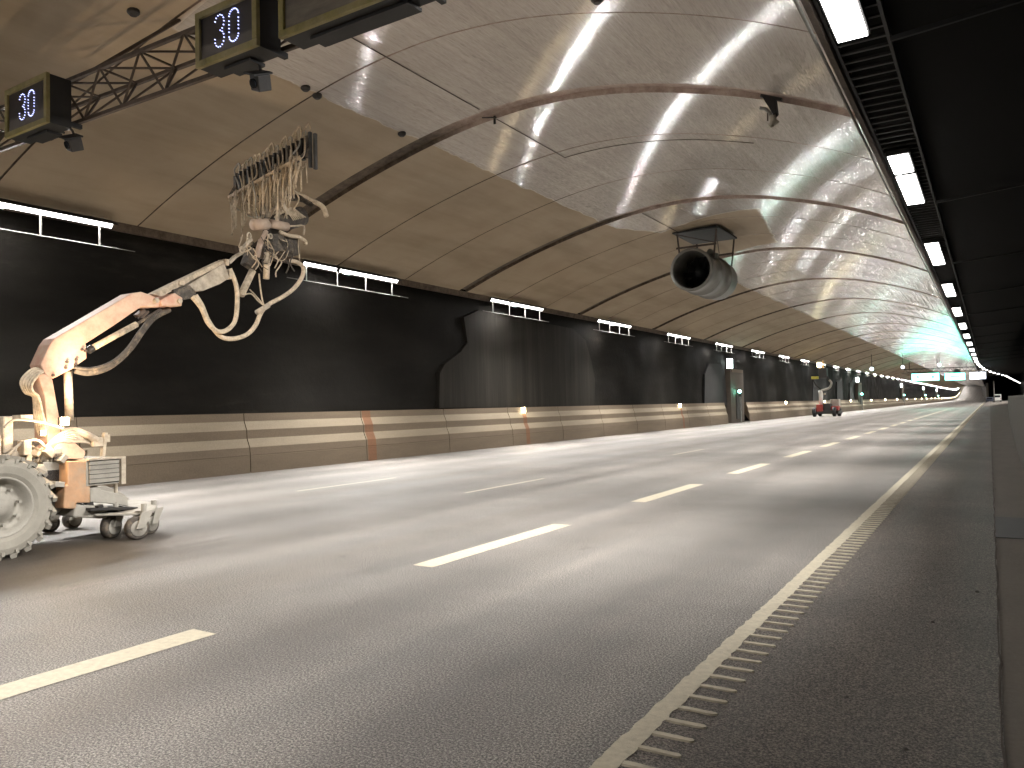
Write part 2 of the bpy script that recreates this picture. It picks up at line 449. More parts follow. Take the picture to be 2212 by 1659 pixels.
# ------------------------------------------------------------------ markings
def jag_strip(b, x0, x1, y0, y1, z, step=.5, amp=.006):
    n = max(1, int((y1 - y0) / step)); ys = [y0 + (y1 - y0) * i / n for i in range(n + 1)]
    vs = []
    for y in ys:
        h = hgt(y); s = shf(y)
        vs += [(x0 + s + random.uniform(-amp, amp), y, z + h), (x1 + s + random.uniform(-amp, amp), y, z + h)]
    b.add(vs, [(2 * i, 2 * i + 1, 2 * i + 3, 2 * i + 2) for i in range(n)])
el = MB(); jag_strip(el, -1.555, -1.44, -3, 60, .008, .05, .009); jag_strip(el, -1.555, -1.44, 60, 280, .008, 5, .01)
tag(el.build('edge_line', M['paint']), 'long cream edge line with ragged borders along the right lane', 'road marking')
rs = []
N_R = 300
rb = MB(); x0, x1 = -1.438, -1.25
def rumble_mesh():
    b = MB(); pts = []
    n = 6
    top = [(x0 + (x1 - x0) * i / n, .020 + random.uniform(-.004, .004)) for i in range(n + 1)]
    bot = [(x0 + (x1 - x0) * i / n, -.020 + random.uniform(-.004, .004)) for i in range(n, -1, -1)]
    ring = top + [(x1 + .014, .008), (x1 + .014, -.008)] + bot
    m = len(ring); vs = [(a, c, .004) for a, c in ring] + [(a, c * .8, .013) for a, c in ring]
    b.add(vs, [(i, (i + 1) % m, (i + 1) % m + m, i + m) for i in range(m)] + [tuple(range(m, 2 * m))]); return b
protos = []
for i in range(6):
    yy = 2.83 + .18 * i
    b = rumble_mesh(); b.v = [q + Vector((0, yy, 0)) for q in b.v]
    o = b.build('rumble_bar', M['paint'], origin=((x0 + x1) / 2, yy, .004)); protos.append(o)
for i in range(6, 290):
    o = protos[random.randrange(6)].copy(); COL.objects.link(o); o.location.y = 2.83 + .18 * i; protos.append(o)
for i, o in enumerate(protos):
    tag(o, 'short raised cream rumble bar butting against the right edge line', 'rumble bar', 'rumble bars beside the edge line')
st = MB(); y = 2.83 + .18 * 290
while y < 240:
    st.bbox((x0, y - .016, .004), (x1, y + .016, .012)); y += .18
tag(st.build('rumble_bars', M['paint']), 'far run of fine rumble bars merging into a pale band', 'rumble bars', kind='stuff')

lanes = [(-4.94, 'right', 3.6 + .02), (-8.42, 'middle', 14.82), (-11.83, 'left', 13.83)]
ordn = ['nearest', 'second', 'third', 'fourth', 'fifth', 'sixth', 'seventh', 'eighth', 'ninth', 'tenth']
for li, (X, nm, far0) in enumerate(lanes):
    per = 5.55; w = .26 if li == 0 else .075
    k0 = 0 if li == 0 else -2
    for k in range(k0, (22, 4, 1)[li]):
        if li and k % 2: continue
        y1 = far0 + per * k
        if li == 0 and k >= 2: y1 = 14.78 + 5.45 * (k - 2)
        b = MB(); jag_strip(b, X - w / 2, X + w / 2, y1 - 3, y1, .004, .2, .003)
        idx = k - k0 if li == 0 else (k - k0) // 2
        side = {0: 'thick line dividing the right two lanes', 1: 'thin worn line dividing the middle lanes', 2: 'faint worn line next to the left wall lane'}[li]
        if li == 0 and k > 9: lab = 'tiny distant cream dash in the thick dashed lane line'; grp = 'distant dashes of the thick lane line'
        else: lab = '%s cream dash of the %s' % (ordn[min(idx, 9)], side); grp = 'dashes of the %s' % side
        o = b.build('lane_dash', M['paint'], origin=(X, y1 - 1.5, .004)); tag(o, lab, 'road marking', grp)

# ------------------------------------------------------------------ vault
prof = [(-16.35, 5.86), (-15.0, 6.38), (-13.41, 6.90), (-12.0, 7.28), (-10.56, 7.60), (-9.3, 7.79), (-8.0, 7.87), (-6.7, 7.80), (-5.47, 7.60), (-4.18, 7.26), (-3.2, 6.93), (-2.4, 6.60), (-1.62, 6.22)]
px = [p[0] for p in prof]; pz = [p[1] for p in prof]
sp = smooth_path([(a, 0, c) for a, c in prof], 4)
def vz(x): return float(np.interp(x, [p.x for p in sp], [p.z for p in sp]))
G0, PER = 13.6, 9.4
ys = [(-39.9, 0)]
brk = []
k = -6
while G0 + PER * k < YEND:
    g = G0 + PER * k
    for c, w, d in ((g, .50, .10), (g + 2.98, .045, .03), (g + 6.1, .035, .02)):
        if c > 330 and w < .1: continue
        if c - w / 2 > -39: brk.append((c - w / 2, c + w / 2, d))
    k += 1
brk.sort()
b = MB(); n = len(sp)
def station(y, d): return [(p.x + shf(y), y, p.z + d + hgt(y)) for p in sp]
prev = -39.9
def strip(y0, y1, d0, d1, mi):
    b.add(station(y0, d0) + station(y1, d1), [(i, i + 1, n + i + 1, n + i) for i in range(n - 1)], mi)
for a, c, d in brk:
    strip(prev, a, 0, 0, 0)
    if d > .05:
        strip(a, a + .02, 0, d, 1); strip(a + .02, c - .02, d, d, 1); strip(c - .02, c, d, 0, 1)
    else:
        strip(a, a + .008, 0, d, 1); strip(a + .008, c - .008, d, d, 1); strip(c - .008, c, d, 0, 1)
    prev = c
strip(prev, YEND, 0, 0, 0)
me_v = b.build('vault_ceiling', [M['vault'], M['joint']], smooth=False); tag(me_v, kind='structure')
# solid thickness above the lining: outer shell
b = MB(); YV = [-40, 100, 200, 300, 400, 450, 500, 550, 600, 700, 800, 900, YEND]
def sweep(profile, ys, closed=False):
    b = MB(); m = len(profile); vs = [(x + shf(y), y, z + hgt(y)) for y in ys for x, z in profile]
    rng = m if closed else m - 1
    fs = [(j * m + i, j * m + (i + 1) % m, (j + 1) * m + (i + 1) % m, (j + 1) * m + i) for j in range(len(ys) - 1) for i in range(rng)]
    return b.add(vs, fs)
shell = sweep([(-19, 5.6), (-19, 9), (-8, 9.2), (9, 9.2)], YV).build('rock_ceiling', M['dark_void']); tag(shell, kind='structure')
lip = sweep([(-16.36, 5.68), (-16.30, 5.68), (-16.30, 5.88), (-16.36, 5.90)], YV, True).build('edge_beam', M['joint'])
tag(lip, 'narrow brown beam edging the vault along the left wall', 'beam')
lip = sweep([(-1.66, 6.10), (-1.58, 6.08), (-1.56, 6.26), (-1.66, 6.28)], YV, True).build('edge_beam', M['rust'])
tag(lip, 'rust brown steel beam edging the vault on the right', 'beam')
pipe = MB(); pipe.tube([(-1.70 + shf(y), y, 6.08 + hgt(y)) for y in YV], .022, 8)
tag(pipe.build('edge_pipe', M['galv'], smooth=True), 'thin shiny pipe running under the right vault edge', 'pipe')

# ------------------------------------------------------------------ left rock wall, concrete panel, barrier
rng = np.random.RandomState(3)
ny, nz = 520, 16
yy = np.concatenate([np.linspace(-40, 160, 420), np.linspace(163, YEND, 100)])
zz = np.linspace(1.2, 5.9, nz)
rough = rng.rand(ny, nz)
for _ in range(3):
    rough = (rough + np.roll(rough, 1, 0) + np.roll(rough, -1, 0) + np.roll(rough, 1, 1) + np.roll(rough, -1, 1)) / 5
rough = (rough - rough.mean()) / (rough.max() - rough.min())
b = MB()
vs = [(-17.19 + shf(y) + rough[i, k] * .26, y, z + hgt(y)) for i, y in enumerate(yy) for k, z in enumerate(zz)]
b.add(vs, [(i * nz + k, i * nz + k + 1, (i + 1) * nz + k + 1, (i + 1) * nz + k) for i in range(ny - 1) for k in range(nz - 1)])
tag(b.build('rock_wall', M['rock'], smooth=True), 'rough black sprayed rock wall behind the left barrier', 'wall')
def zp(ox, oy, s): return lambda x, y: ((ox + x / s) * .92167, (oy + y / s) * .92167)
zA = zp(900, 600, 2.765)
po = [(365, 985), (368, 760), (400, 700), (500, 625), (548, 560), (535, 470), (525, 395), (620, 350), (800, 390), (1000, 425), (1230, 470), (1310, 545), (1350, 680), (1372, 800), (1370, 975)]
po = [onX(*zA(*p), -17.0) for p in po]
b = MB(); b.prism([(p.y, p.z) for p in po], -17.3, -17.045)
tag(b.build('concrete_infill', M['panel'], origin=(-17.1, 28, 1.5)), 'pale streaked concrete infill with curved edges in black rock wall', 'wall panel')
for (a, c, z0) in ((48.6, 55.5, 3.9), (50, 51, 3)):
    break
b = MB(); b.prism([(53, 1.4), (53.3, 3.6), (54.2, 4.4), (58.0, 4.5), (58.5, 1.4)], -17.3, -17.02)
tag(b.build('concrete_infill', M['panel_far'], origin=(-17.1, 55, 1.5)), 'small grey concrete infill just left of the lit exit box', 'wall panel')
for (y0, y1) in ((92, 101), (108, 113), (119, 123)):
    b = MB(); b.prism([(y0, 1.4), (y0 + .6, 4.0), (y1 - .4, 4.6), (y1, 1.4)], -17.3, -17.02)
    tag(b.build('concrete_infill', M['panel_far'], origin=(-17.1, (y0 + y1) / 2, 1.5)), 'narrow grey infill beyond the red machine, %s of three' % {92: 'nearest', 108: 'middle', 119: 'farthest'}[y0], 'wall panel', 'narrow infills beyond the red machine')

bp = [(-17.6, 1.55), (-16.85, 1.57), (-16.83, 1.36), (-16.73, 1.13), (-16.72, .90), (-16.62, .67), (-16.60, .47), (-16.61, .455), (-16.60, .44), (-16.585, 0.0)]
bm_i = [0, 1, 0, 1, 0, 1, 1, 1, 1]  # sloped faces get the lit tone, steep faces the shaded one
seams = [-30, -20, -12, -6, .5, 4.9, 9.2, 13.6, 18.06]
y = 22.4
while y < 150: seams.append(y); y += 4.35
seams = [s for s in seams if not (57 < s < 64)] + [57.2, 63.2]; seams.sort()
b = MB()
def seg(y0, y1, mats=True):
    m = len(bp)
    vs = [(x + shf(yq), yq, z + hgt(yq)) for yq in (y0, y1) for x, z in bp]
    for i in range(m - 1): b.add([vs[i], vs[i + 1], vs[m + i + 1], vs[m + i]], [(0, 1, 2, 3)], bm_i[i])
    b.add(vs[:m], [tuple(range(m))], 1); b.add(vs[m:], [tuple(range(m))], 1)
bar = empty('concrete_barrier', (-16.9, 0, 0)); tag(bar, 'long stepped tan concrete barrier with light and dark bands on the left', 'barrier')
for a, c in zip(seams[:-1], seams[1:]):
    if abs(a - 57.2) < .01:
        b.build('wall', [M['barrier'], M['barrier_dark']], bar); b = MB(); continue
    seg(a + .012, c - .012)
yp = seams[-1]
for y in [175, 200, 250, 300, 350, 400, 430, 460, 490, 520, 550, 580, 610, 650, 700, 760, 820, 900, YEND]:
    seg(yp, y); yp = y
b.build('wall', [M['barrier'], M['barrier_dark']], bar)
back = sweep([(-17.55, 0), (-17.0, 0), (-16.90, 0), (-16.90, 1.5), (-17.55, 1.5)], [-40, 57.2], False)
back.build('core', M['dark_void'], bar)
for y0, wdt in ((18.12, .38), (27.8, .3), (47.25, .3)):
    s = MB(); off = .006
    q = [(x + off, z) for x, z in bp[1:]]
    s.add([(x, y0, z) for x, z in q] + [(x, y0 + wdt, z) for x, z in q], [(i, i + 1, len(q) + i + 1, len(q) + i) for i in range(len(q) - 1)])
    s.build('strip', M['orange'], bar)['label'] = 'orange painted vertical strip'
# pale dirt strip and kerb gutter at the foot
b = sweep([(-17.0, .003), (-16.50, .003), (-16.42, .002)], YS)
kerb = MB()
# right wall (flares away from the road with distance)
rw = [(-40, .52), (14, .50), (26, .62), (60, 1.05), (110, 1.85), (160, 2.65), (188, 3.1)]
b = MB()
P = [(0, 0), (.03, .12), (.10, 1.55), (.16, 1.63), (.36, 1.63), (.40, 0)]
vs = [(x + px_, y, z) for y, x in rw for px_, z in P]; m = len(P)
b.add(vs, [(jj * m + i, jj * m + i + 1, (jj + 1) * m + i + 1, (jj + 1) * m + i) for jj in range(len(rw) - 1) for i in range(m - 1)] + [tuple((len(rw) - 1) * m + i for i in range(m))])
tag(b.build('concrete_barrier', M['barrier_r'], origin=(.6, 20, 0)), 'plain grey concrete barrier along the right edge, flaring away', 'barrier')
# right dark cavern
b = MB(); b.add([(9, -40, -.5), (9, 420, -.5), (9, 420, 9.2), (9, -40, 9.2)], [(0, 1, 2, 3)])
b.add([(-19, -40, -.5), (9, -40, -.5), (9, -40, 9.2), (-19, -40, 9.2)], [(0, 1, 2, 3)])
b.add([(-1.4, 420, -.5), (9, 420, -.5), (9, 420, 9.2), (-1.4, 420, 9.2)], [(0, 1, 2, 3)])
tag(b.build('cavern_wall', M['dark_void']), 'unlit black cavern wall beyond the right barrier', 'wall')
for i in range(12):
    y = 10.5 + 9.4 * i
    b = MB(); b.bar((-.9, y, 6.05), (8.9, y + .4, 6.9), .05, .06)
    tag(b.build('ceiling_strut', M['black'], origin=(-.9, y, 6.05)), ('%s dark strut crossing the black space right of the lamps' % ordn[i]) if i < 5 else 'faint far strut crossing the black space right of the lamps', 'strut', 'struts over the dark right side')

# ------------------------------------------------------------------ lights: left wall row
def area(name, parent, loc, normal, sx, sy, energy, spread, col=(1, .965, .93)):
    l = bpy.data.lights.new(name, 'AREA'); l.shape = 'RECTANGLE'; l.size = sx; l.size_y = sy
    l.energy = energy; l.spread = math.radians(spread); l.color = col
    o = bpy.data.objects.new(name, l); COL.objects.link(o); o.parent = parent
    z = -Vector(normal).normalized(); yv = Vector((0, 1, 0)); xv = yv.cross(z).normalized()
    R = Matrix((xv, yv, z)).transposed().to_4x4(); R.translation = Vector(loc) - wo(parent); o.matrix_local = R
    return o
E_LEFT, E_RIGHT = 350, 500
def left_fixture(y0):                       # y0 = far end of the group
    root = empty('wall_light', (-16.1, y0 - 4.0, 5.7))
    X = -16.02; Z = 5.70
    t = Vector((.80, 0, -.60)); a = Vector((.60, 0, .80))      # face normal, in-plane axis
    for (p, q) in ((y0 - 4.0, y0 - 2.72), (y0 - 2.6, y0)):
        R = Matrix((a, Vector((0, 1, 0)), -t)).transposed()
        c = Vector((X, (p + q) / 2, Z))
        b = MB(); b.box(c - t * .045, (.17, q - p, .07), R); b.box(c + a * .082 + t * .028, (.008, q - p + .1, .136), R); h = b.build('housing', M['black'], root)  # housing with an added visor that cuts light spilling up the vault
        b = MB(); b.box(c - t * .002, (.12, q - p - .04, .02), R); b.build('diffuser', M['white_lamp_left'], h)
        if q - p > 2:
            b = MB(); b.box(c - a * .045 + t * .012 + Vector((0, -1.0, 0)), (.05, .26, .012), R); b.build('streak_emitter', M['streak_core'], h)  # added bright strip, only there to streak the washed ceiling
    area('lamp', root, Vector((X, y0 - 2, Z)) + t * .03, (.38, 0, -.925), .12, 3.9, E_LEFT, 105)
    b = MB(); b.tube([(X, y0 - 4.6, 5.22), (X, y0 + .5, 5.22)], .009, 6); b.build('rail', M['galv'], root)
    for k in range(4):
        yq = y0 - 3.9 + 1.2 * k
        b = MB(); b.bbox((X - .01, yq - .015, 5.215), (X + .01, yq + .015, 5.64)); b.build('post', M['galv'], root)
    return root
L0 = left_fixture(9.55)
lefts = [L0]
K = int((YEND - 40) / 9.45)
for k in range(-5, K):
    if k == 0: continue
    y = 9.45 * k
    if y + 9.55 > 900 and k % 2: continue
    yy_ = y + 9.55
    o = copy_tree(L0, None, L0.location + Vector((shf(yy_), y, hgt(yy_)))); lefts.append(o)
    o['_k'] = k
for o in lefts:
    k = o.get('_k', 0)
    if k < 0: lab = 'wall top strip light on the left wall behind the washing machine'
    elif k < 10: lab = '%s bright strip light group along the top of the left wall' % ordn[k]
    else: lab = 'tiny distant strip light far along the top of the left wall'
    tag(o, lab, 'wall light', 'strip lights along the left wall')
    if '_k' in o: del o['_k']

# ------------------------------------------------------------------ lights: right row + ladder
def flare(y): return 0.0 if y < 110 else (4.2 * ((y - 110) / 85) ** 2 if y < 195 else 4.2 + .05 * (y - 195))
def right_fixture(y0):
    root = empty('ceiling_light', (-1.27, y0 - 2, 6.02))
    for (p, q) in ((y0 - 4.05, y0 - 2.82), (y0 - 2.55, y0)):
        c = Vector((-1.27, (p + q) / 2, 6.0))
        b = MB(); b.box(c + Vector((0, 0, .06)), (.38, q - p + .06, .09))
        h = b.build('housing', M['black'], root)
        b = MB(); b.box(c, (.33, q - p - .03, .03)); b.build('diffuser', M['white_lamp'], h)
    area('lamp', root, (-1.27, y0 - 2, 5.975), (-.68, 0, -.73), .28, 3.9, E_RIGHT, 102)
    return root
R0 = right_fixture(10.1); rights = [R0]
for k in range(-5, 48):
    if k == 0: continue
    y = 9.42 * k; yq = y + 10.1
    o = copy_tree(R0, None, R0.location + Vector((flare(yq), y, 0))); o['_k'] = k; rights.append(o)
for o in rights:
    k = o.get('_k', 0)
    if k < 0: lab = 'ceiling lamp pair beside the vault edge behind the viewer'
    elif k < 9: lab = '%s bright ceiling lamp pair along the right vault edge' % ordn[k]
    else: lab = 'tiny distant ceiling lamp in the right hand row'
    tag(o, lab, 'ceiling light', 'lamp pairs along the right vault edge')
    if '_k' in o: del o['_k']
# lights of the main tube continue along the vault edge past the fork
b = MB()
lad = empty('cable_ladder', (-1.2, 0, 6.2)); tag(lad, 'black cable ladder running above the right hand lamps', 'cable ladder')
for X in (-1.54, -.93):
    b = MB(); b.bbox((X - .02, -30, 6.14), (X + .02, 110, 6.24)); b.build('side_rail', M['black'], lad)
b = MB(); y = -5
while y < 60: b.bbox((-1.52, y - .025, 6.15), (-.95, y + .025, 6.185)); y += .30
tag(b.build('rungs', M['black'], lad), kind='stuff')
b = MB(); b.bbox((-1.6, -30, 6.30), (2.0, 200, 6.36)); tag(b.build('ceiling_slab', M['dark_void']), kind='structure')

# ------------------------------------------------------------------ barrier bollard lamps
def bollard():
    root = empty('barrier_lamp', (-16.83, 27.96, 1.44))
    b = MB(); b.box((-16.86, 27.96, 1.45), (.06, .28, .26)); b.build('housing', M['dark_steel'], root)
    b = MB(); b.box((-16.80, 27.96, 1.45), (.06, .22, .20)); b.build('lens', M['warm_lamp'], root); return root
B0 = bollard()
by = [28, 47.35, 77.4, 98, 118.4, 140.6, 161, 183, 206, 230] + [252 + 22 * i for i in range(18)]
for i, y in enumerate(by):
    o = B0 if i == 0 else copy_tree(B0, None, B0.location + Vector((shf(y), y - 27.96, hgt(y))))
    tag(o, ('%s warm square lamp on the left barrier face' % ordn[i]) if i < 7 else 'tiny distant warm lamp on the left barrier', 'barrier lamp', 'warm lamps on the left barrier')

# ------------------------------------------------------------------ emergency stations
def station_thing(y):
    root = empty('emergency_station', (-16.9, y, 0))
    b = MB(); b.bbox((-17.3, y - 2.2, 0), (-16.75, y + 1.4, 4.15)); b.build('niche_frame', M['station'], root)
    b = MB(); b.bbox((-16.75, y - 1.9, 3.9), (-16.70, y + 1.1, 4.15)); b.build('lintel', M['barrier_dark'], root)
    b = MB(); b.bbox((-16.76, y - .9, .3), (-16.69, y + .6, 2.2)); b.build('door', M['dark_steel'], root)
    b = MB(); b.cyl((-16.45, y - .7, 0), (-16.45, y - .7, 2.1), .055, 10); b.build('pole', M['galv'], root)
    b = MB(); b.bbox((-16.55, y - .84, 2.02), (-16.35, y - .56, 2.62)); sg = b.build('signal_box', M['dark_steel'], root)
    b = MB(); b.lathe((-16.45, y - .87, 2.42), [(-.03, 0.001), (-.03, .11), (.03, .11)], 16, axis='y'); b.build('signal_lens', M['green_signal'], sg)
    b = MB(); b.bbox((-17.05, y - 2.1, 4.15), (-16.77, y - 1.5, 4.97)); bx = b.build('exit_box', M['dark_steel'], root)
    b = MB(); b.bbox((-17.02, y - 2.125, 4.2), (-16.80, y - 2.105, 4.92)); b.bbox((-16.765, y - 2.06, 4.2), (-16.74, y - 1.54, 4.92)); b.build('exit_panel', M['exit_lamp'], bx)
    return root
S0 = station_thing(60.8)
tag(S0, 'nearest brown emergency niche with lit white box and green signal', 'emergency station', 'emergency niches along the left wall')
for y, l in ((128, 'second'), (196, 'third'), (264, 'fourth'), (332, 'fifth')):
    o = copy_tree(S0, None, S0.location + Vector((0, y - 60.8, 0)))
    tag(o, '%s emergency niche with small lit box along the left wall' % l, 'emergency station', 'emergency niches along the left wall')

# ------------------------------------------------------------------ near gantry
GY = 6.0
g = empty('gantry_truss', (-8, GY, 5.8)); tag(g, 'rust brown lattice truss hung across the road under the vault', 'gantry')
zb = lambda x: 5.83 - (x + 13.5) * -.0 - (x + 13.5) * .018
xl, xr = -15.4, -2.6
zt = lambda x: zb(x) + .62
b = MB(); b.bar((xl, GY, zb(xl)), (xr, GY, zb(xr)), .05); b.build('lower_chord', M['rust'], g)
b = MB(); b.bar((xl, GY - .05, zt(xl)), (xr, GY - .05, zt(xr)), .05); b.build('upper_chord', M['rust'], g)
b = MB(); b.bar((xl, GY + .5, zt(xl) - .02), (xr, GY + .5, zt(xr) - .02), .05); b.build('upper_chord', M['rust'], g)
x = xl; k = 0
st_ = .93
while x < xr - st_:
    m_ = x + st_ / 2
    for (p, q) in (((x, GY, zb(x)), (m_, GY - .05, zt(m_))), ((m_, GY - .05, zt(m_)), (x + st_, GY, zb(x + st_))),
                   ((x, GY, zb(x)), (m_, GY + .5, zt(m_) - .02)), ((m_, GY + .5, zt(m_) - .02), (x + st_, GY, zb(x + st_))),
                   ((m_, GY - .05, zt(m_)), (m_ + st_, GY + .5, zt(m_ + st_) - .02)), ((m_, GY - .05, zt(m_)), (m_, GY + .5, zt(m_) - .02))):
        b = MB(); b.bar(p, q, .024); b.build('lattice_bar', M['rust'], g)
    x += st_
b = MB(); b.bar((-11.15, GY + .02, zt(-11.15)), (-10.35, 7.25, vz(-10.35)), .045); b.build('hanger', M['rust'], g)
b = MB(); b.bar((-5.0, GY + .02, zt(-5)), (-4.6, 7.2, vz(-4.6)), .045); b.build('hanger', M['rust'], g)
for X in (-15.0, -3.0):
    b = MB(); b.bar((X, GY + .25, zt(X)), (X, GY + .25, vz(X)), .05); b.build('hanger', M['rust'], g)

def sign(x0, x1, z0, z1, yf, depth, digits, label, nm='speed_sign', tilt=.0):
    root = empty(nm, ((x0 + x1) / 2, yf, z0)); tag(root, label, 'speed sign' if digits else 'sign', 'lane signs hung on the near gantry' if digits else None)
    fr = .075
    b = MB(); b.bbox((x0 + .01, yf + .04, z0 + .01), (x1 - .01, yf + depth, z1 - .01)); b.build('housing', M['black'], root)
    b = MB(); b.bbox((x0, yf, z0), (x1, yf + .05, z0 + fr)); b.bbox((x0, yf, z1 - fr), (x1, yf + .05, z1))
    b.bbox((x0, yf, z0 + fr), (x0 + fr, yf + .05, z1 - fr)); b.bbox((x1 - fr, yf, z0 + fr), (x1, yf + .05, z1 - fr)); b.build('frame', M['sign_frame'], root, bevel=.006)
    b = MB(); b.bbox((x0 + fr, yf + .03, z0 + fr), (x1 - fr, yf + .039, z1 - fr)); gl = b.build('face', M['sign_glass'] if digits else M['blank_glass'], root)
    b = MB()
    for X in (x0 + .18, x1 - .18):
        b.bbox((X - .03, yf + depth, z0 + .1), (X + .03, GY + .02, z0 + .16))
    b.bbox((x0 + .3, yf + .16, z0 - .03), (x1 - .3, yf + depth + .03, z0 + .005)); b.build('bracket', M['black'], root)
    if digits:
        cx, cz = (x0 + x1) / 2, (z0 + z1) / 2 + .02; hh = .36; ww = .155
        def dots(pts, nm_):
            b = MB()
            for (a, c) in pts:
                b.lathe((a, yf + .022, c), [(-.006, .0005), (-.003, .0055), (.004, .0065), (.012, .006)], 8, axis='y')
            return b.build(nm_, M['led'], gl)
        three = []
        X3, X0 = cx - .12, cx + .12
        r = hh / 4
        for i in range(10):
            t = math.radians(160 - i * 26.5)
            three.append((X3 + ww * .5 * math.cos(t), cz + r + r * math.sin(t)))
        for i in range(1, 11):
            t = math.radians(78 - i * 26.5)
            three.append((X3 + ww * .5 * math.cos(t), cz - r + r * math.sin(t)))
        dots(three, 'digit_three')
        zero = [(X0 + ww * .5 * math.cos(t), cz + (hh / 2 - ww * .5) * (1 if math.sin(t) > 0 else -1) + ww * .5 * math.sin(t)) for t in [math.radians(a) for a in range(10, 180, 20)] + [math.radians(a) for a in range(190, 360, 20)]]
        for k in range(1, 5):
            zq = cz - (hh / 2 - ww * .5) + (hh - ww) * k / 5
            zero += [(X0 - ww * .5, zq), (X0 + ww * .5, zq)]
        dots(zero, 'digit_zero')
    return root
yf = 5.45
def box_px(tl, br, yf):
    a = onY(*tl, yf); c = onY(*br, yf); return a, c
a = onY(92, 157, yf); c = onY(108, 263, yf); d = onY(17, 293, yf); e = onY(2, 200, yf)
sign((e.x + d.x) / 2, (a.x + c.x) / 2, (d.z + c.z) / 2, (a.z + e.z) / 2, yf, .34, True, 'yellow framed electronic sign reading 30, nearest the left wall')
a = onY(547, -12, yf); c = onY(560, 97, yf); d = onY(427, 143, yf); e = onY(415, 18, yf)
sign((e.x + d.x) / 2, (a.x + c.x) / 2, (d.z + c.z) / 2, (a.z + e.z) / 2, yf, .34, True, 'yellow framed electronic sign reading 30, beside the wide blank panel')
a = onY(601, 79, yf)
sign(a.x, a.x + 1.9, a.z - .02, a.z + 1.2, yf, .34, False, 'wide dusty blank sign panel cut off by the top of the photo', 'blank_sign')
# detectors on goosenecks
def detector(px_, py_, ex, ey, lab):
    p0 = onY(px_, py_, GY - .05); p1 = onY(ex, ey, GY - .35)
    root = empty('camera', p0); tag(root, lab, 'camera', 'small cameras under the near gantry')
    mid = (p0 + p1) / 2 + Vector((.10, 0, .10))
    b = MB(); b.tube(smooth_path([p0 + Vector((-.05, .1, .02)), p0, mid, p1 + Vector((0, 0, .12))], 5), .017, 8); b.build('arm', M['dark_steel'], root, smooth=True)
    R = Matrix.Rotation(math.radians(22), 3, 'Y') @ Matrix.Rotation(math.radians(25), 3, 'X')
    b = MB(); b.box(p1, (.15, .17, .17), R); bd = b.build('body', M['dark_steel'], root, bevel=.012)
    b = MB(); b.box(p1 + R @ Vector((0, -.02, .10)), (.19, .24, .02), R); b.build('sun_hood', M['black'], root)
    b = MB(); b.cyl(p1 + R @ Vector((0, -.085, 0)), p1 + R @ Vector((0, -.11, 0)), .05, 14); b.build('lens', M['glass'], bd)
detector(525, 148, 563, 178, 'small black camera on curved arm below the right 30 sign')
detector(128, 284, 160, 311, 'small black camera on curved arm below the left 30 sign')

# vault hooks, cable, bracket
for (x_, y_), lab in zip(((660, 191), (685, 208), (868, 290), (288, 27), (1290, 0)), ('small dark bolt plate on the wash line, left of the pair', 'small dark bolt plate on the wash line, right of the pair', 'dark bolt plate just before the dark vault band', 'dark round plate on the brown vault above the truss', 'small dark plate on the vault at the top edge of the photo')):
    R_ = ray(x_, y_)
    t = 0.003
    while True:
        p = R_ * t
        if p[2] + H > vz(p[0]) - .03: break
        t *= 1.0015
    p = Vector((p[0], p[1], p[2] + H))
    b = MB(); b.lathe(p, [(-.05, .001), (-.05, .05), (-.01, .09), (.05, .09)], 12, axis='z')
    tag(b.build('bolt_plate', M['dark_steel'], origin=p), lab, 'bolt plate')
b = MB(); b.tube([(-8.85, y, vz(-8.85) - .015) for y in np.linspace(7, 13.2, 12)], .009, 6); tag(b.build('ceiling_cable', M['rust']), 'thin dark cable on the vault from gantry to bracket', 'cable')
b = MB(); b.tube([(-8.85, y, vz(-8.85) - .015) for y in np.linspace(13.86, 17.0, 8)], .009, 6)
b.tube([(x, 17.0, vz(x) - .015) for x in np.linspace(-8.85, -4.2, 20)], .008, 6); tag(b.build('ceiling_cable', M['rust']), 'thin cable turning across the vault beyond the first dark band', 'cable')
b = MB(); b.bar((-8.83, 13.75, vz(-8.83) + .02), (-8.83, 13.75, vz(-8.83) - .16), .05, .02); b.bar((-9.05, 13.6, vz(-8.83) - .02), (-8.75, 13.7, vz(-8.83) - .05), .03, .02)
tag(b.build('cable_bracket', M['dark_steel']), 'little bracket where the cable crosses the vault band', 'bracket')
b = MB(); b.tube([(-9.35, y, vz(-9.35) - .015) for y in np.linspace(23.3, 27.2, 8)], .012, 6); tag(b.build('ceiling_cable', M['rust']), 'short dark cable leading to the jet fan mount', 'cable')

# hanging device near right vault edge
p = onY(1652, 214, 13.65); root = empty('loudspeaker', p); tag(root, 'dark hanging loudspeaker with horn below the vault near the right edge', 'loudspeaker')
zA_ = zp(1760, 200, 13.82)
def dv(x, y): return onY(*zA_(x, y), 13.55)
b = MB(); b.bar(dv(320, 340), dv(1000, 470), .07, .05); b.build('mount_plate', M['dark_steel'], root)
a0 = [dv(*q) for q in ((370, 360), (800, 420), (850, 880), (760, 1000), (680, 880), (600, 740), (480, 560))]
b = MB(); n_ = len(a0); b.add([q + Vector((0, -.05, 0)) for q in a0] + [q + Vector((0, .12, 0)) for q in a0], [tuple(range(n_)), tuple(range(2 * n_ - 1, n_ - 1, -1))] + [(i, (i + 1) % n_, (i + 1) % n_ + n_, i + n_) for i in range(n_)]); b.build('bracket', M['black'], root)
b = MB(); b.tube([dv(300, 740), dv(470, 760), dv(620, 900), dv(650, 1100)], .03, 8); b.build('arm', M['galv'], root, smooth=True)
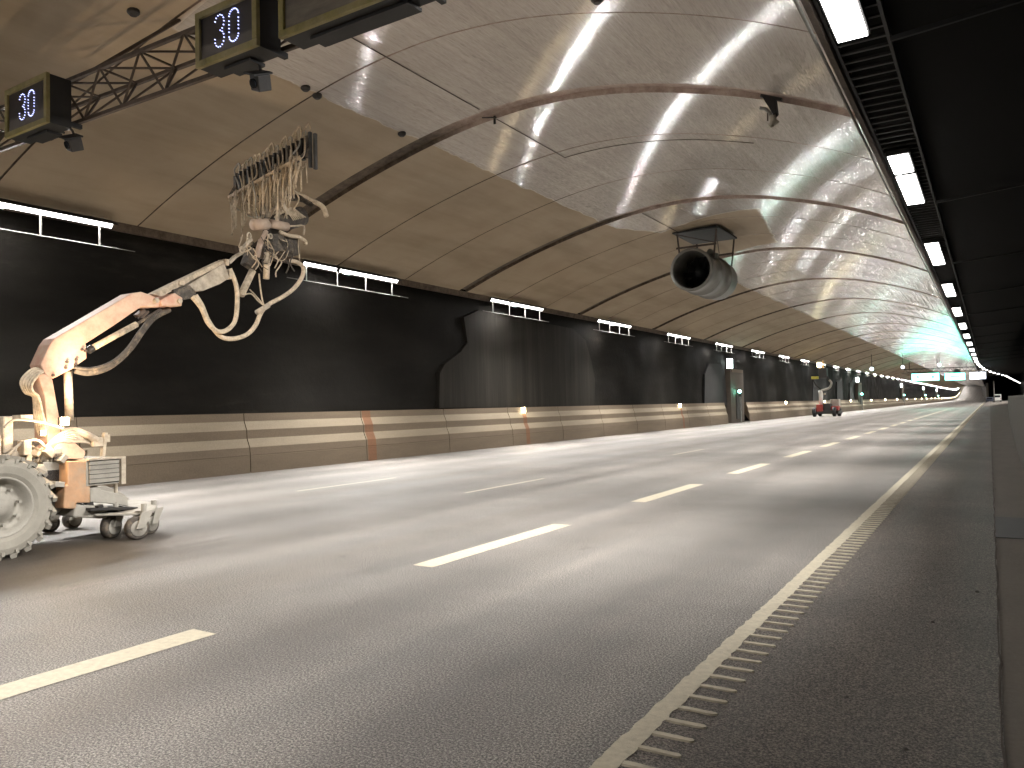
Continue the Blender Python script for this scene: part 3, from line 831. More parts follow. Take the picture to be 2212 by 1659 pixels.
b = MB(); b.tube([dv(700, 980), dv(720, 1150), dv(760, 1240)], [.055, .06, .085], 12); b.tube([dv(600, 1230), dv(690, 1350)], .035, 8); b.build('horn', M['dust_grey'], root, smooth=True)
b = MB(); b.tube([dv(540, 860), dv(540, 1150)], .012, 6); b.build('cable', M['rust'], root)

# ------------------------------------------------------------------ jet fan
FY = 26.3
c = onY(1493, 582, FY); c2 = Vector((c.x, 29.6, c.z))
rad = (onY(1540, 582, FY) - onY(1449, 582, FY)).length / 2
fan = empty('jet_fan', (c.x, FY, c.z - rad)); tag(fan, 'large grey cylindrical jet fan hanging from the vault', 'jet fan')
prof_o = [(0, rad * .88), (0.0, rad), (.10, rad * 1.0), (.12, rad * .97), (1.0, rad * .97), (1.02, rad * 1.05), (1.10, rad * 1.05), (1.12, rad * .97), (2.2, rad * .97), (2.22, rad * 1.05), (2.30, rad * 1.05), (2.32, rad * .97), (3.2, rad * .97), (3.2, rad * .86), (1.2, rad * .86), (.1, rad * .86), (0, rad * .88)]
b = MB(); b.lathe((c.x, FY, c.z), prof_o, 48, axis='y'); b.build('casing', simple('grey_fan_casing', (.19, .187, .17), .45, metal=.3, var=.25, scale=2, bump=.1), fan, smooth=True)
inner = MB(); inner.lathe((c.x, FY + 1.2, c.z), [(0, .001), (0, rad * .3), (-.35, rad * .28), (-.5, rad * .15), (-.55, .001)], 24, axis='y'); hub = inner.build('hub', M['black'], fan, smooth=True)
for k in range(10):
    t = 2 * math.pi * k / 10
    b = MB(); R = Matrix.Rotation(-t, 3, 'Y') @ Matrix.Rotation(math.radians(35), 3, 'X')
    d = Vector((math.cos(t), 0, math.sin(t)))
    R = Matrix.Rotation(-t, 3, 'Y') @ Matrix.Rotation(math.radians(40), 3, 'X')
    b.box(Vector((c.x, FY + 1.1, c.z)) + d * rad * .56, (rad * .56, .22, .015), R); b.build('blade', M['black'], fan)
b = MB(); b.lathe((c.x, FY + 1.35, c.z), [(0, .001), (0, rad * .86)], 32, axis='y'); b.build('inner_screen', M['black'], fan)
cap = MB(); pc = (c.x + .55, FY + .75, c.z + rad * .85)
cap.box((c.x + .62, FY + .9, c.z + rad * .72), (.16, .22, .16)); cap.cyl((c.x + .50, FY + .6, c.z + rad * .86), (c.x + .50, FY + .78, c.z + rad * .86), .11, 14)
cap.build('junction_box', M['galv'], fan, smooth=False)
b = MB()
pl = [onY(*q, FY + 1.2) for q in ((1464, 500), (1500, 490), (1560, 489), (1592, 505), (1560, 512), (1490, 514))]
zt_ = vz(c.x) - .05
b.box((c.x + .1, FY + 1.4, zt_ - .05), (1.7, 2.3, .05)); b.box((c.x + .1, FY + 1.4, zt_ + .01), (1.4, 2.0, .08)); b.build('mount_plate', M['black'], fan)
for dx in (-.62, .82):
    for dy in (.4, 2.6):
        b = MB(); b.bar((c.x + dx, FY + dy, zt_ - .05), (c.x + dx * .85, FY + dy, c.z + rad * .55), .05); b.build('hanger', M['rust'], fan)
for dy in (.4, 2.6):
    b = MB(); b.bar((c.x - .66, FY + dy, c.z + rad + .12), (c.x + .8, FY + dy, c.z + rad + .12), .06); b.build('cross_beam', M['rust'], fan)
b = MB(); b.bar((c.x - .62, FY + .4, zt_ - .1), (c.x + .8, FY + .4, c.z + rad + .15), .03); b.bar((c.x + .8, FY + .4, zt_ - .1), (c.x + .3, FY + 2.4, c.z + rad + .15), .03); b.build('brace', M['rust'], fan)

# ------------------------------------------------------------------ washing tractor
TX = -10.3
T = empty('washing_tractor', (TX, 4.3, 0)); tag(T, 'dust caked tractor with big wheel, hydraulic boom and wash nozzle head', 'washing machine')
z2 = lambda x, y: (x * .25, 553 + y * .25)
z3 = lambda x, y: (x / 3.7705 * .92167, (900 + y / 3.7705) * .92167)
z4 = lambda x, y: (405.5 + .3111 * x, 239.6 + .3111 * y)
def a2(x, y, X=TX): return onX(*z2(x, y), X)
def a3(x, y, X=TX): return onX(*z3(x, y), X)
def a4(x, y, X=TX): return onX(*z4(x, y), X)
def prism_px(fn, pts, X0, X1): 
    b = MB(); Xm = max(X0, X1); q = [fn(x, y, Xm) for x, y in pts]
    b.prism([(p.y, p.z) for p in q], X0, X1); return b

# front wheel with lug tread
def big_wheel(cx, cy, cz, R, w, sgn, nm='wheel'):
    out = sgn * w / 2
    pr = [(-w * .42, R * .56), (-w * .5, R * .66), (-w * .52, R * .80), (-w * .46, R * .92), (-w * .3, R * .965), (w * .3, R * .965), (w * .46, R * .92), (w * .52, R * .80), (w * .5, R * .66), (w * .42, R * .56), (-w * .42, R * .56)]
    b = MB(); b.lathe((cx, cy, cz), pr, 56)
    nl = 22
    for i in range(nl * 2):
        t = 2 * math.pi * i / (nl * 2); side = 1 if i % 2 else -1
        c = Vector((cx + side * w * .27, cy + R * .968 * math.cos(t), cz + R * .968 * math.sin(t)))
        Rm = Matrix.Rotation(t, 3, 'X') @ Matrix.Rotation(side * math.radians(28), 3, 'Y').to_3x3() if False else Matrix.Rotation(t, 3, 'X')
        Rz = Rm @ Matrix.Rotation(side * math.radians(35), 3, 'Y') 
        b.box(c, (w * .56, R * .08, R * .10), Rm @ Matrix.Rotation(side * math.radians(30), 3, 'Y'))
        c3 = Vector((cx + side * w * .50, cy + R * .90 * math.cos(t), cz + R * .90 * math.sin(t)))
        b.box(c3, (w * .05, R * .085, R * .055), Rm)
    ty = b.build(nm, M['rubber'], T, smooth=False)
    s = sgn
    pr = [(s * w * .40, R * .60), (s * w * .46, R * .585), (s * w * .45, R * .55), (s * w * .22, R * .50), (s * w * .12, R * .44), (s * w * .16, R * .30), (s * w * .30, R * .26), (s * w * .32, R * .18), (s * w * .42, R * .15), (s * w * .42, .002)]
    b = MB(); b.lathe((cx, cy, cz), pr, 48); rim = b.build('rim', M['dust_grey'], ty, smooth=True)
    b = MB()
    for k in range(8):
        t = 2 * math.pi * k / 8 + .2
        p = Vector((cx + s * w * .27, cy + R * .37 * math.cos(t), cz + R * .37 * math.sin(t))); b.cyl(p - Vector((s * .04, 0, 0)), p + Vector((s * .035, 0, 0)), R * .03, 8)
    b.build('wheel_nuts', M['dust_grey'], ty)
    return ty
big_wheel(-9.66, 4.34, .585, .585, .40, 1)
big_wheel(-11.0, 4.34, .585, .585, .40, -1)
big_wheel(-9.60, 1.9, .80, .80, .48, 1); big_wheel(-11.05, 1.9, .80, .80, .48, -1)
b = MB(); b.bbox((-10.65, 1.2, .5), (-9.95, 5.3, .95)); b.build('chassis', M['dark_steel'], T, bevel=.02)
b = MB(); b.bbox((-10.72, 2.9, .95), (-9.9, 4.55, 1.42)); b.build('hood', M['dust'], T, bevel=.06)
b = MB(); b.bbox((-11.0, 1.0, 1.0), (-9.6, 2.8, 1.35)); cb = b.build('cab', M['dust'], T, bevel=.04)
for X in (-11.0, -9.65):
    for Y in (1.05, 2.75):
        b = MB(); b.bar((X, Y, 1.3), (X, Y, 2.5), .06); b.build('pillar', M['dust'], cb)
b = MB(); b.bbox((-11.1, .95, 2.5), (-9.55, 2.85, 2.6)); b.build('roof', M['dust'], cb, bevel=.03)
b = MB(); b.cyl((-11.0, 4.34, .58), (-9.7, 4.34, .58), .09, 12); b.build('axle', M['dust_grey'], T)
# engine clutter beside column: visible lumps
b = MB()
for i in range(26):
    p = a3(random.uniform(290, 600), random.uniform(560, 900), TX + random.uniform(-.1, .45))
    R = Matrix.Rotation(random.uniform(0, 3), 3, 'X')
    b.box(p, (random.uniform(.08, .25), random.uniform(.05, .16), random.uniform(.05, .16)), R)
b.build('valve_block', M['dust_grey'], T, bevel=.008)
b = MB()
for i in range(14):
    p = a3(random.uniform(100, 420), random.uniform(560, 690), TX + random.uniform(-.1, .4))
    R = Matrix.Rotation(random.uniform(0, 3), 3, 'X')
    b.box(p, (random.uniform(.08, .2), random.uniform(.05, .18), random.uniform(.04, .10)), R)
b.build('pump_block', M['dust'], T, bevel=.008)
prism_px(a3, [(380, 690), (590, 690), (560, 1110), (450, 1180), (420, 1000)], -10.6, -9.95).build('front_frame', M['dust_grey'], T, bevel=.01)
# ochre tank, grille box, fork, deck
prism_px(a3, [(600, 680), (770, 685), (770, 900), (800, 900), (800, 1050), (680, 1050), (675, 1105), (560, 1100), (575, 900), (598, 890)], -10.8, -9.75).build('side_tank', M['tan_panel'], T, bevel=.015)
gx = -9.72
q = [a3(x, y, gx) for x, y in ((770, 668), (1095, 668), (1105, 872), (770, 880))]
y0, y1, z0_, z1_ = q[0].y, q[1].y, q[2].z, q[0].z
b = MB(); b.bbox((-10.85, y0, z0_), (gx - .02, y1, z1_)); gb = b.build('cooler_box', M['dust_grey'], T, bevel=.01)
b = MB()
for k in range(5):
    zc = z0_ + .03 + (z1_ - z0_ - .05) * (k + .5) / 5
    b.box((gx - .005, (y0 + y1) / 2 - .02, zc), (.03, y1 - y0 - .10, (z1_ - z0_) / 5 - .022), Matrix.Rotation(math.radians(14), 3, 'Y'))
b.build('louvres', M['dust_grey'], gb)
b = MB(); b.bbox((gx - .019, y0 + .03, z0_ + .02), (gx - .012, y1 - .06, z1_ - .02)); b.build('grille_back', M['grille_dark'], gb)
b = MB(); b.bbox((gx - .02, y1 - .055, z0_ - .01), (gx + .035, y1 + .005, z1_ + .01)); b.bbox((gx - .02, y0, z1_ - .015), (gx + .035, y1 - .056, z1_ + .012)); b.build('box_trim', M['dust'], gb)
prism_px(a3, [(790, 900), (860, 900), (900, 940), (1000, 955), (1130, 1000), (1135, 1080), (1000, 1060), (840, 1045), (800, 1050)], -9.95, -9.80).build('fork_arm', M['dust_grey'], T, bevel=.01)
prism_px(a3, [(860, 905), (940, 900), (1080, 960), (1140, 1010), (1130, 1080), (1000, 1050), (900, 990)], -10.8, -10.66).build('fork_arm', M['dust_grey'], T, bevel=.01)
b = MB(); b.cyl(a3(1020, 880, -9.9), a3(1025, 960, -9.9), .025, 8); b.build('lift_rod', M['dust'], T)
b = MB(); b.bar(a3(560, 1110, -10.0), a3(860, 1130, -10.0), .5, .16); b.build('deck_beam', M['dust_grey'], T, bevel=.02)
# brush deck plate (curved fenders)
d0 = a3(860, 1150, -9.75); d1 = a3(1130, 1165, -9.75); d2 = a3(1350, 1120, -9.75)
b = MB(); zt0 = d0.z
zt0 -= .02
ring = [(-10.7, d0.y - .05, zt0 + .0), (-9.7, d0.y - .05, zt0), (-9.4, d1.y - .08, zt0 - .02), (-9.42, d1.y + .18, zt0), (-9.7, d1.y + .38, zt0 + .05), (-10.3, d1.y + .42, zt0 + .06), (-10.7, d1.y + .3, zt0 + .04)]
vs = ring + [(x, y, z + .03) for x, y, z in ring]; n_ = len(ring)
b.add(vs, [tuple(range(n_)), tuple(range(2 * n_ - 1, n_ - 1, -1))] + [(i, (i + 1) % n_, (i + 1) % n_ + n_, i + n_) for i in range(n_)])
b.build('deck_plate', M['dust_grey'], T, bevel=.01)
def caster(x, y, r, ang):
    R = Matrix.Rotation(math.radians(ang), 3, 'Z')
    def tr(b):
        b.v = [R @ (q - Vector((x, y, 0))) + Vector((x, y, 0)) for q in b.v]; return b
    b = MB(); b.lathe((x, y, r), [(-.05, r * .55), (-.06, r * .8), (-.045, r), (.045, r), (.06, r * .8), (.05, r * .55), (-.05, r * .55)], 28)
    w_ = tr(b).build('caster_wheel', M['dark_rubber'], T, smooth=True)
    b = MB(); b.lathe((x, y, r), [(.035, r * .72), (.07, r * .68), (.05, r * .3), (.075, r * .25), (.075, .001)], 24); b.lathe((x, y, r), [(-.035, r * .72), (-.07, r * .68), (-.075, .001)], 24); tr(b).build('hub_disc', M['dust_grey'], w_, smooth=True)
    b = MB(); b.prism([(y - .05, r + .0), (y + .05, r), (y + .16, r * 2 + .06), (y + .02, r * 2 + .06)], x + .085, x + .10)
    b.prism([(y - .05, r + .0), (y + .05, r), (y + .16, r * 2 + .06), (y + .02, r * 2 + .06)], x - .10, x - .085)
    b.cyl((x, y + .09, r * 2 + .05), (x, y + .09, r * 2 + .16), .035, 10); tr(b).build('caster_fork', M['dust_grey'], w_)
for (px_, py_, r, an) in ((156, 1141, .125, 8), (240, 1162, .15, 20), (296, 1165, .145, -8), (322, 1153, .14, 15), (105, 1150, .13, 0)):
    p = onZ(px_, py_, 0); caster(p.x, p.y, r, an)
b = MB()
for i in range(9):
    p = a3(random.uniform(700, 1120), random.uniform(1060, 1130), -9.8 + random.uniform(-.3, .1))
    b.box(p, (.08, random.uniform(.05, .12), random.uniform(.03, .07)), Matrix.Rotation(random.uniform(0, 1), 3, 'X'))
b.bar(a3(700, 1100, -9.9), a3(1120, 1090, -9.9), .5, .03)
b.build('linkage', M['dark_steel'], T)
b = MB(); b.bar(a3(905, 640, -10.0), a3(930, 430, -10.0), .06, .04); b.box(a3(935, 480, -10.0), (.07, .08, .10)); b.build('marker_post', M['dust'], T)
b = MB(); b.tube(smooth_path([a3(560, 430, -10.1), a3(650, 410, -10.1), a3(770, 450, -10.0), a3(860, 500, -10.0)], 6), [.045] * 19, 8); b.box(a3(860, 510, -10.0), (.06, .13, .12)); b.build('guide_arm', M['dust'], T)
b = MB(); b.prism([(p.y, p.z) for p in [a3(x, y, -9.95) for x, y in ((560, 490), (640, 500), (760, 600), (740, 660), (600, 665), (470, 650), (480, 560))]], -10.4, -9.95); b.build('turret_plate', M['pink'], T, bevel=.01)
b = MB(); b.tube(smooth_path([a3(590, 470), a3(640, 560), a3(720, 640)], 5), .06, 10); b.tube(smooth_path([a3(700, 600), a3(760, 610)], 4), .04, 8); b.build('swing_ram', M['dust'], T, smooth=True)
# column
prism_px(a2, [(325, 1030), (380, 1010), (455, 1065), (480, 1200), (515, 1400), (535, 1620), (410, 1620), (405, 1400), (385, 1200)], TX - .16, TX + .16).build('column', M['pink'], T, bevel=.012)
b = MB(); b.cyl(a2(585, 960, TX + .02), a2(600, 1420, TX + .02), .052, 16); lc = b.build('lift_cylinder', M['hose'], T, smooth=True)
b = MB(); b.cyl(a2(578, 940, TX + .02), a2(582, 1000, TX + .02), .07, 12); b.build('cylinder_eye', M['dark_steel'], lc)
# boom
boom = prism_px(a2, [(350, 940), (430, 765), (470, 712), (800, 520), (1140, 320), (1220, 308), (1330, 345), (1385, 395), (1375, 440), (1220, 440), (980, 605), (745, 755), (752, 885), (620, 980), (450, 1065), (395, 1030)], TX - .13, TX + .15).build('boom', M['pink'], T, bevel=.014)
b = MB()
for q in ((565, 965), (575, 915), (650, 935), (655, 895), (705, 808), (455, 1030), (1355, 390), (735, 820)):
    p = a2(*q, TX + .15); b.cyl(p - Vector((.01, 0, 0)), p + Vector((.022, 0, 0)), .019, 10)
b.build('bolts', M['rust'], boom)
bk = prism_px(a2, [(1385, 380), (1510, 318), (1580, 362), (1572, 432), (1400, 432)], TX - .16, TX + .18).build('knuckle', M['pink'], T, bevel=.01)
b = MB(); p = a2(1545, 390, TX + .18); b.cyl(p - Vector((.36, 0, 0)), p + Vector((.04, 0, 0)), .035, 12); p = a2(1350, 385, TX + .18); b.cyl(p - Vector((.36, 0, 0)), p + Vector((.03, 0, 0)), .035, 12); b.build('pin', M['dust'], bk, smooth=False)
b = MB(); b.cyl(a2(790, 800, TX + .05), a2(1180, 590, TX + .05), .043, 16); rc = b.build('ram', M['hose'], T, smooth=True)
b = MB(); b.cyl(a2(1170, 597, TX + .05), a2(1390, 460, TX + .05), .022, 12); b.build('ram_rod', M['dark_rubber'], rc, smooth=True)
b = MB(); b.cyl(a2(760, 820, TX + .05), a2(800, 795, TX + .05), .05, 12); b.build('ram_eye', M['dark_steel'], rc)
b = MB(); b.bar(a2(1180, 520, TX), a2(1240, 470, TX), .10, .05); b.bar(a2(1210, 540, TX), a2(1270, 480, TX), .1, .03); b.build('bracket', M['rust'], T)
# telescopic upper arm
ua = prism_px(a2, [(1620, 255), (1940, 60), (1985, 190), (1905, 240), (1760, 300), (1690, 305)], TX - .11, TX + .12).build('upper_arm', M['dust'], T, bevel=.01)
prism_px(a2, [(1310, 330), (1510, 232), (1925, 35), (1950, 60), (1700, 190), (1540, 275), (1400, 350)], TX - .08, TX + .09).build('slide_rail', M['hose'], ua, bevel=.006)
prism_px(a2, [(1500, 290), (1640, 250), (1700, 320), (1650, 370), (1570, 380), (1500, 340)], TX - .14, TX + .14).build('arm_joint', M['dark_rubber'], T, bevel=.01)
b = MB(); b.box(a2(1540, 240, TX + .02), (.2, .09, .07)); b.box(a2(1930, 60, TX + .02), (.2, .07, .10)); b.box(a2(1960, 160, TX + .02), (.2, .05, .16)); b.build('slide_stop', M['hose'], ua, bevel=.01)
# hoses
def hose(name, pts, r, m, n=8, parent=T, k=7):
    b = MB(); b.tube(smooth_path(pts, k), r, n); return b.build(name, m, parent, smooth=True)
hose('hose_bundle', [a2(650, 985, TX + .1), a2(760, 1005, TX + .12), a2(900, 975, TX + .12), a2(1020, 900, TX + .1), a2(1130, 790, TX + .08), a2(1220, 660, TX + .05), a2(1330, 530, TX), a2(1460, 460, TX)], .048, M['dark_rubber'])
hose('hose', [a2(640, 960, TX + .16), a2(780, 975, TX + .18), a2(930, 935, TX + .18), a2(1060, 850, TX + .15), a2(1170, 730, TX + .12), a2(1260, 590, TX + .06), a2(1400, 480, TX + .04)], .022, M['dark_rubber'])
hose('hose', [a2(1660, 350, TX + .14), a2(1740, 450, TX + .16), a2(1800, 580, TX + .16), a2(1880, 650, TX + .16), a2(1960, 640, TX + .16), a2(2030, 560, TX + .15), a2(2050, 400, TX + .12), a2(2040, 250, TX + .1), a2(1985, 110, TX + .08)], .036, M['hose'])
hose('hose', [a2(1690, 340, TX + .05), a2(1745, 430, TX + .05), a2(1800, 560, TX + .05), a2(1900, 690, TX + .08), a2(2010, 715, TX + .08), a2(2130, 680, TX + .08), a4(470, 1490, TX + .08), a4(510, 1400, TX + .08), a4(560, 1345, TX + .08), a4(660, 1290, TX + .08), a4(740, 1230, TX + .08), a4(795, 1150, TX + .08), a4(800, 1085, TX + .06), a4(760, 1050, TX + .05), a4(710, 1040, TX + .02)], .036, M['hose'], 10)
b = MB(); b.cyl(a4(480, 1400, TX + .08), a4(560, 1350, TX + .08), .045, 10); b.build('hose_clamp', M['dust'], T, smooth=True)
for i in range(5):
    o = i * .03
    hose('hose', [a2(370, 965 + 10 * i, TX + .05 + o), a2(270 + 14 * i, 985 + 12 * i, TX + .08 + o), a2(185 + 22 * i, 1080 + 8 * i, TX + .08 + o), a2(215 + 18 * i, 1175, TX + .08 + o), a2(290 + 10 * i, 1215, TX + .08 + o), a2(300 + 16 * i, 1340, TX + .06 + o), a2(320 + 18 * i, 1480, TX + .04 + o), a2(345 + 12 * i, 1560, TX + o)], .019, M['hose'], 7)
for i in range(7):
    a_, c_2 = random.uniform(20, 300), random.uniform(560, 660)
    hose('hose', [a3(330 + 30 * i, 690, TX + .3), a3(370 + 30 * i, 600 - 14 * i, TX + .33), a3(480 + 20 * i, 480 + 6 * i, TX + .35), a3(600 + 25 * i, 420 + 16 * i, TX + .3), a3(760 + 10 * i, 470 + 12 * i, TX + .25)], .014, M['dust'], 6)
hose('hose', [a3(40, 385, TX + .4), a3(90, 335, TX + .4), a3(150, 315, TX + .4), a3(300, 325, TX + .4), a3(430, 350, TX + .4), a3(560, 395, TX + .4)], .016, M['dust'], 6)
hose('hose', [a3(60, 640, TX + .4), a3(130, 570, TX + .4), a3(220, 510, TX + .4), a3(330, 500, TX + .4), a3(400, 560, TX + .4)], .018, M['dust'], 6)
hose('hose', [a3(120, 620, TX + .3), a3(200, 560, TX + .3), a3(300, 560, TX + .3), a3(390, 640, TX + .3), a3(420, 720, TX + .3)], .016, M['dust'], 6)
b = MB(); b.box(a3(200, 295, TX + .3), (.2, .14, .06)); b.build('lamp_bar', M['dust'], T)
b = MB(); b.box(a3(20, 450, TX + .1), (.3, .12, .45)); b.build('exhaust_guard', M['dust'], T, bevel=.02)
# work lamps
def work(p, s, e, col=(1, .70, .40)):
    b = MB(); b.box(p, (s * .5, s, s)); h = b.build('work_lamp', M['dark_steel'], T)
    b = MB(); b.box(p + Vector((s * .27, 0, 0)), (.02, s * .85, s * .85)); b.build('lamp_glass', M['work_lamp'], h)
wp = a3(560, 330, TX + .33)
work(wp, .11, 1); wq = a3(375, 432, TX + .40); work(wq, .06, 1)
lamp = bpy.data.lights.new('work_light', 'SPOT'); lamp.energy = 150; lamp.color = (1, .74, .48); lamp.spot_size = math.radians(120); lamp.spot_blend = .8; lamp.shadow_soft_size = .05
lo = bpy.data.objects.new('work_light', lamp); COL.objects.link(lo); lo.location = wp + Vector((.30, -.1, .1)); tgt = a4(560, 900, TX)
d_ = (tgt - lo.location); lo.rotation_euler = d_.to_track_quat('-Z', 'Y').to_euler()
lamp2 = bpy.data.lights.new('work_light', 'POINT'); lamp2.energy = 15; lamp2.color = (1, .74, .48); lamp2.shadow_soft_size = .05
lo2 = bpy.data.objects.new('work_light', lamp2); COL.objects.link(lo2); lo2.location = wq + Vector((.14, 0, .02))

# wrist and head assembly
HX = TX
hd = lambda x, y, X=HX: a4(x, y, X)
b = MB(); b.cyl(hd(450, 1110), hd(370, 1280), .058, 14); b.build('wrist_pipe', M['hose'], T, smooth=True)
b = MB(); b.cyl(hd(552, 985, HX + .1), hd(545, 1165, HX + .1), .052, 14); b.build('wrist_cylinder', M['hose'], T, smooth=True)
b = MB(); b.cyl(hd(455, 790, HX + .12), hd(550, 785, HX + .12), .095, 20); b.build('motor', M['motor'], T, smooth=True)
b = MB(); b.cyl(hd(560, 780, HX + .12), hd(690, 805, HX + .12), .075, 20); b.build('motor', M['motor'], T, smooth=True)
b = MB(); b.cyl(hd(560, 800, HX - .1), hd(790, 730, HX - .1), .17, 20); b.build('rotary_drum', M['dark_rubber'], T, smooth=True)
b = MB(); b.tube([hd(500, 920, HX + .12), hd(545, 835, HX + .12)], .04, 10); b.tube([hd(480, 1010, HX + .1), hd(510, 900, HX + .1)], .05, 10); b.build('link_arm', M['motor'], T, smooth=True)
b = MB(); b.box(hd(600, 920, HX), (.26, .28, .30), Matrix.Rotation(.2, 3, 'X')); b.box(hd(690, 930, HX - .05), (.26, .35, .35)); b.box(hd(440, 1030, HX), (.18, .22, .30), Matrix.Rotation(-.4, 3, 'X')); b.build('gearbox', M['dark_rubber'], T, bevel=.02)
b = MB(); b.tube(smooth_path([hd(690, 800, HX + .1), hd(740, 800, HX + .1), hd(805, 800, HX + .1), hd(805, 860, HX + .1)], 4), .018, 8); b.tube(smooth_path([hd(640, 840, HX + .15), hd(700, 865, HX + .15), hd(770, 875, HX + .15), hd(815, 905, HX + .15), hd(818, 930, HX + .15)], 4), .035, 8); b.build('manifold_pipe', M['hose'], T, smooth=True)
b = MB()
for (p, q) in (((285, 1055), (330, 1010)), ((330, 1010), (375, 985)), ((375, 985), (400, 930)), ((400, 930), (440, 890))):
    b.bar(hd(*p), hd(*q), .07, .05)
b.build('chain_arm', M['dust'], T, bevel=.006)
for (cx_, cy_, r_) in ((425, 870, .055), (375, 965, .05), (575, 870, .04)):
    p = hd(cx_, cy_, HX + .15); ptsr = [p + Vector((0.0, r_ * .7 * math.cos(t), r_ * math.sin(t))) for t in np.linspace(0, 2 * math.pi, 17)]
    b = MB(); b.tube(ptsr, .014, 7); b.build('lifting_eye', M['dust'], T, smooth=True)
for i in range(18):
    x0_, y0_2 = random.uniform(380, 720), random.uniform(850, 960)
    pts = [hd(x0_, y0_2, HX + .15 + random.uniform(-.1, .12))]
    for s_2 in range(4):
        x0_ += random.uniform(-45, 55); y0_2 += random.uniform(10, 70)
        pts.append(hd(x0_, y0_2, HX + .15 + random.uniform(-.12, .12)))
    hose('thin_hose', pts, random.uniform(.006, .013), M['hose'] if i % 3 else M['dark_rubber'], 6)
for i in range(8):
    x0_ = 640 + 12 * i
    hose('thin_hose', [hd(x0_ - 40, 740 - 6 * i, HX + .1), hd(x0_, 700 - 4 * i, HX + .12), hd(x0_ + 60, 715, HX + .12), hd(x0_ + 95, 760 - 3 * i, HX + .1)], .011, M['hose'], 6)
hose('thin_hose', [hd(770, 870, HX + .1), hd(768, 950, HX + .1), hd(778, 1040, HX + .1)], .009, M['hose'], 6)
hose('thin_hose', [hd(495, 1130, HX + .1), hd(505, 1230, HX + .1), hd(520, 1320, HX + .1), hd(535, 1360, HX + .08)], .013, M['hose'], 6)
hose('thin_hose', [hd(380, 1280, HX + .1), hd(440, 1270, HX + .1), hd(490, 1320, HX + .1), hd(540, 1360, HX + .08)], .012, M['hose'], 6)
hose('thin_hose', [hd(430, 1240, HX + .1), hd(470, 1280, HX + .1), hd(530, 1350, HX + .08)], .010, M['hose'], 6)
hose('deflector_hose', [hd(745, 560, HX + .2), hd(810, 590, HX + .2), hd(880, 630, HX + .2), hd(940, 670, HX + .2), hd(965, 740, HX + .2)], [.02] * 7 + [.03] * 7 + [.045] * 14 + [.02], M['hose'], 10)
hose('deflector_hose', [hd(700, 600, HX), hd(790, 610, HX), hd(860, 650, HX)], .06, M['dark_rubber'], 10)
# comb of nozzles lies across the tunnel, following the vault
CY = 8.75
cb_ = lambda x, y, dy=0.0: onY(*z4(x, y), CY + dy)
A0, B0_ = cb_(285, 600), cb_(785, 320)
rail = MB(); rail.bar(A0, B0_, .045, .045); rail.bar(A0 + Vector((0, .05, -.13)), B0_ + Vector((0, .05, -.16)), .028); 
for i in range(13):
    t = i / 12; p = A0.lerp(B0_, t); rail.bar(p, p + Vector((random.uniform(-.06, .06), .05, -.15)), .02)
rail.build('nozzle_rail', M['hose'], T)
A1, B1 = cb_(330, 520, .35), cb_(850, 250, .35)
rail = MB(); rail.bar(A1, B1, .04); rail.bar(A0, A1, .03); rail.bar(B0_, B1, .03); rail.bar(A0.lerp(B0_, .5), A1.lerp(B1, .5), .03); rail.build('nozzle_rail', M['dark_rubber'], T)
b = MB(); b.bar(cb_(560, 740), cb_(560, 470), .07, .05); b.bar(cb_(620, 760), cb_(660, 420), .05, .05); b.bar(cb_(690, 720), cb_(600, 470), .04); b.build('head_post', M['dust'], T, bevel=.005)
NN = 17
for i in range(NN):
    t = (i + .5) / NN; p = A0.lerp(B0_, t); q = A1.lerp(B1, t)
    ln = random.uniform(.40, .84) - .10 * t; p = p + Vector((random.uniform(-.03, .03), random.uniform(-.06, .06), random.uniform(-.10, .06)))
    jx, jy = random.uniform(-.02, .02), random.uniform(-.02, .02)
    b = MB(); b.tube([p + Vector((jx, -.04, .10)), p + Vector((jx, -.05, -.1)), p + Vector((jx + random.uniform(-.02, .02), -.06, -ln))], .015, 7); b.cyl(p + Vector((jx, -.05, -.02)), p + Vector((jx, -.05, -.20)), .028, 8)
    b.tube([p + Vector((jx, -.06, -ln)), p + Vector((jx - .005, -.06, -ln - .05))], .016, 7); b.build('nozzle_lance', M['hose'], T, smooth=True)
    if i % 1 == 0:
        b = MB(); b.tube([p + Vector((jx + .04, .12, .02)), p + Vector((jx + .045, .14, -ln * .8))], .010, 6); b.build('nozzle_lance', M['hose'], T, smooth=True)
    b = MB(); b.cyl(q + Vector((0, 0, -.16)), q + Vector((0, 0, .20)), .042, 10); b.box(q + Vector((0, 0, .02)), (.07, .11, .26)); b.build('nozzle_body', M['black'] if i % 2 else M['dark_rubber'], T)
    s = random.uniform(.8, 1.15)
    hose('thin_hose', [p + Vector((.0, .0, .04)), p + Vector((.03, .1, .18)), q + Vector((-.07 * s, 0, .24 * s)), q + Vector((-.10 * s, .05, .36 * s)), q + Vector((-.02, .05, .42 * s)), q + Vector((.05, .02, .30)), q + Vector((.02, 0, .13))], .0145, M['hose'] if i % 3 else M['dust_grey'], 6)
    hose('thin_hose', [p + Vector((.02, 0, 0)), p + Vector((.08, -.05, -.06)), p + Vector((.05, -.08, -.20)), p + Vector((-.04, -.03, -.26 - .1 * random.random())), p + Vector((-.08, .03, -.14)), p + Vector((-.03, .05, -.02))], .014, M['hose'], 6)
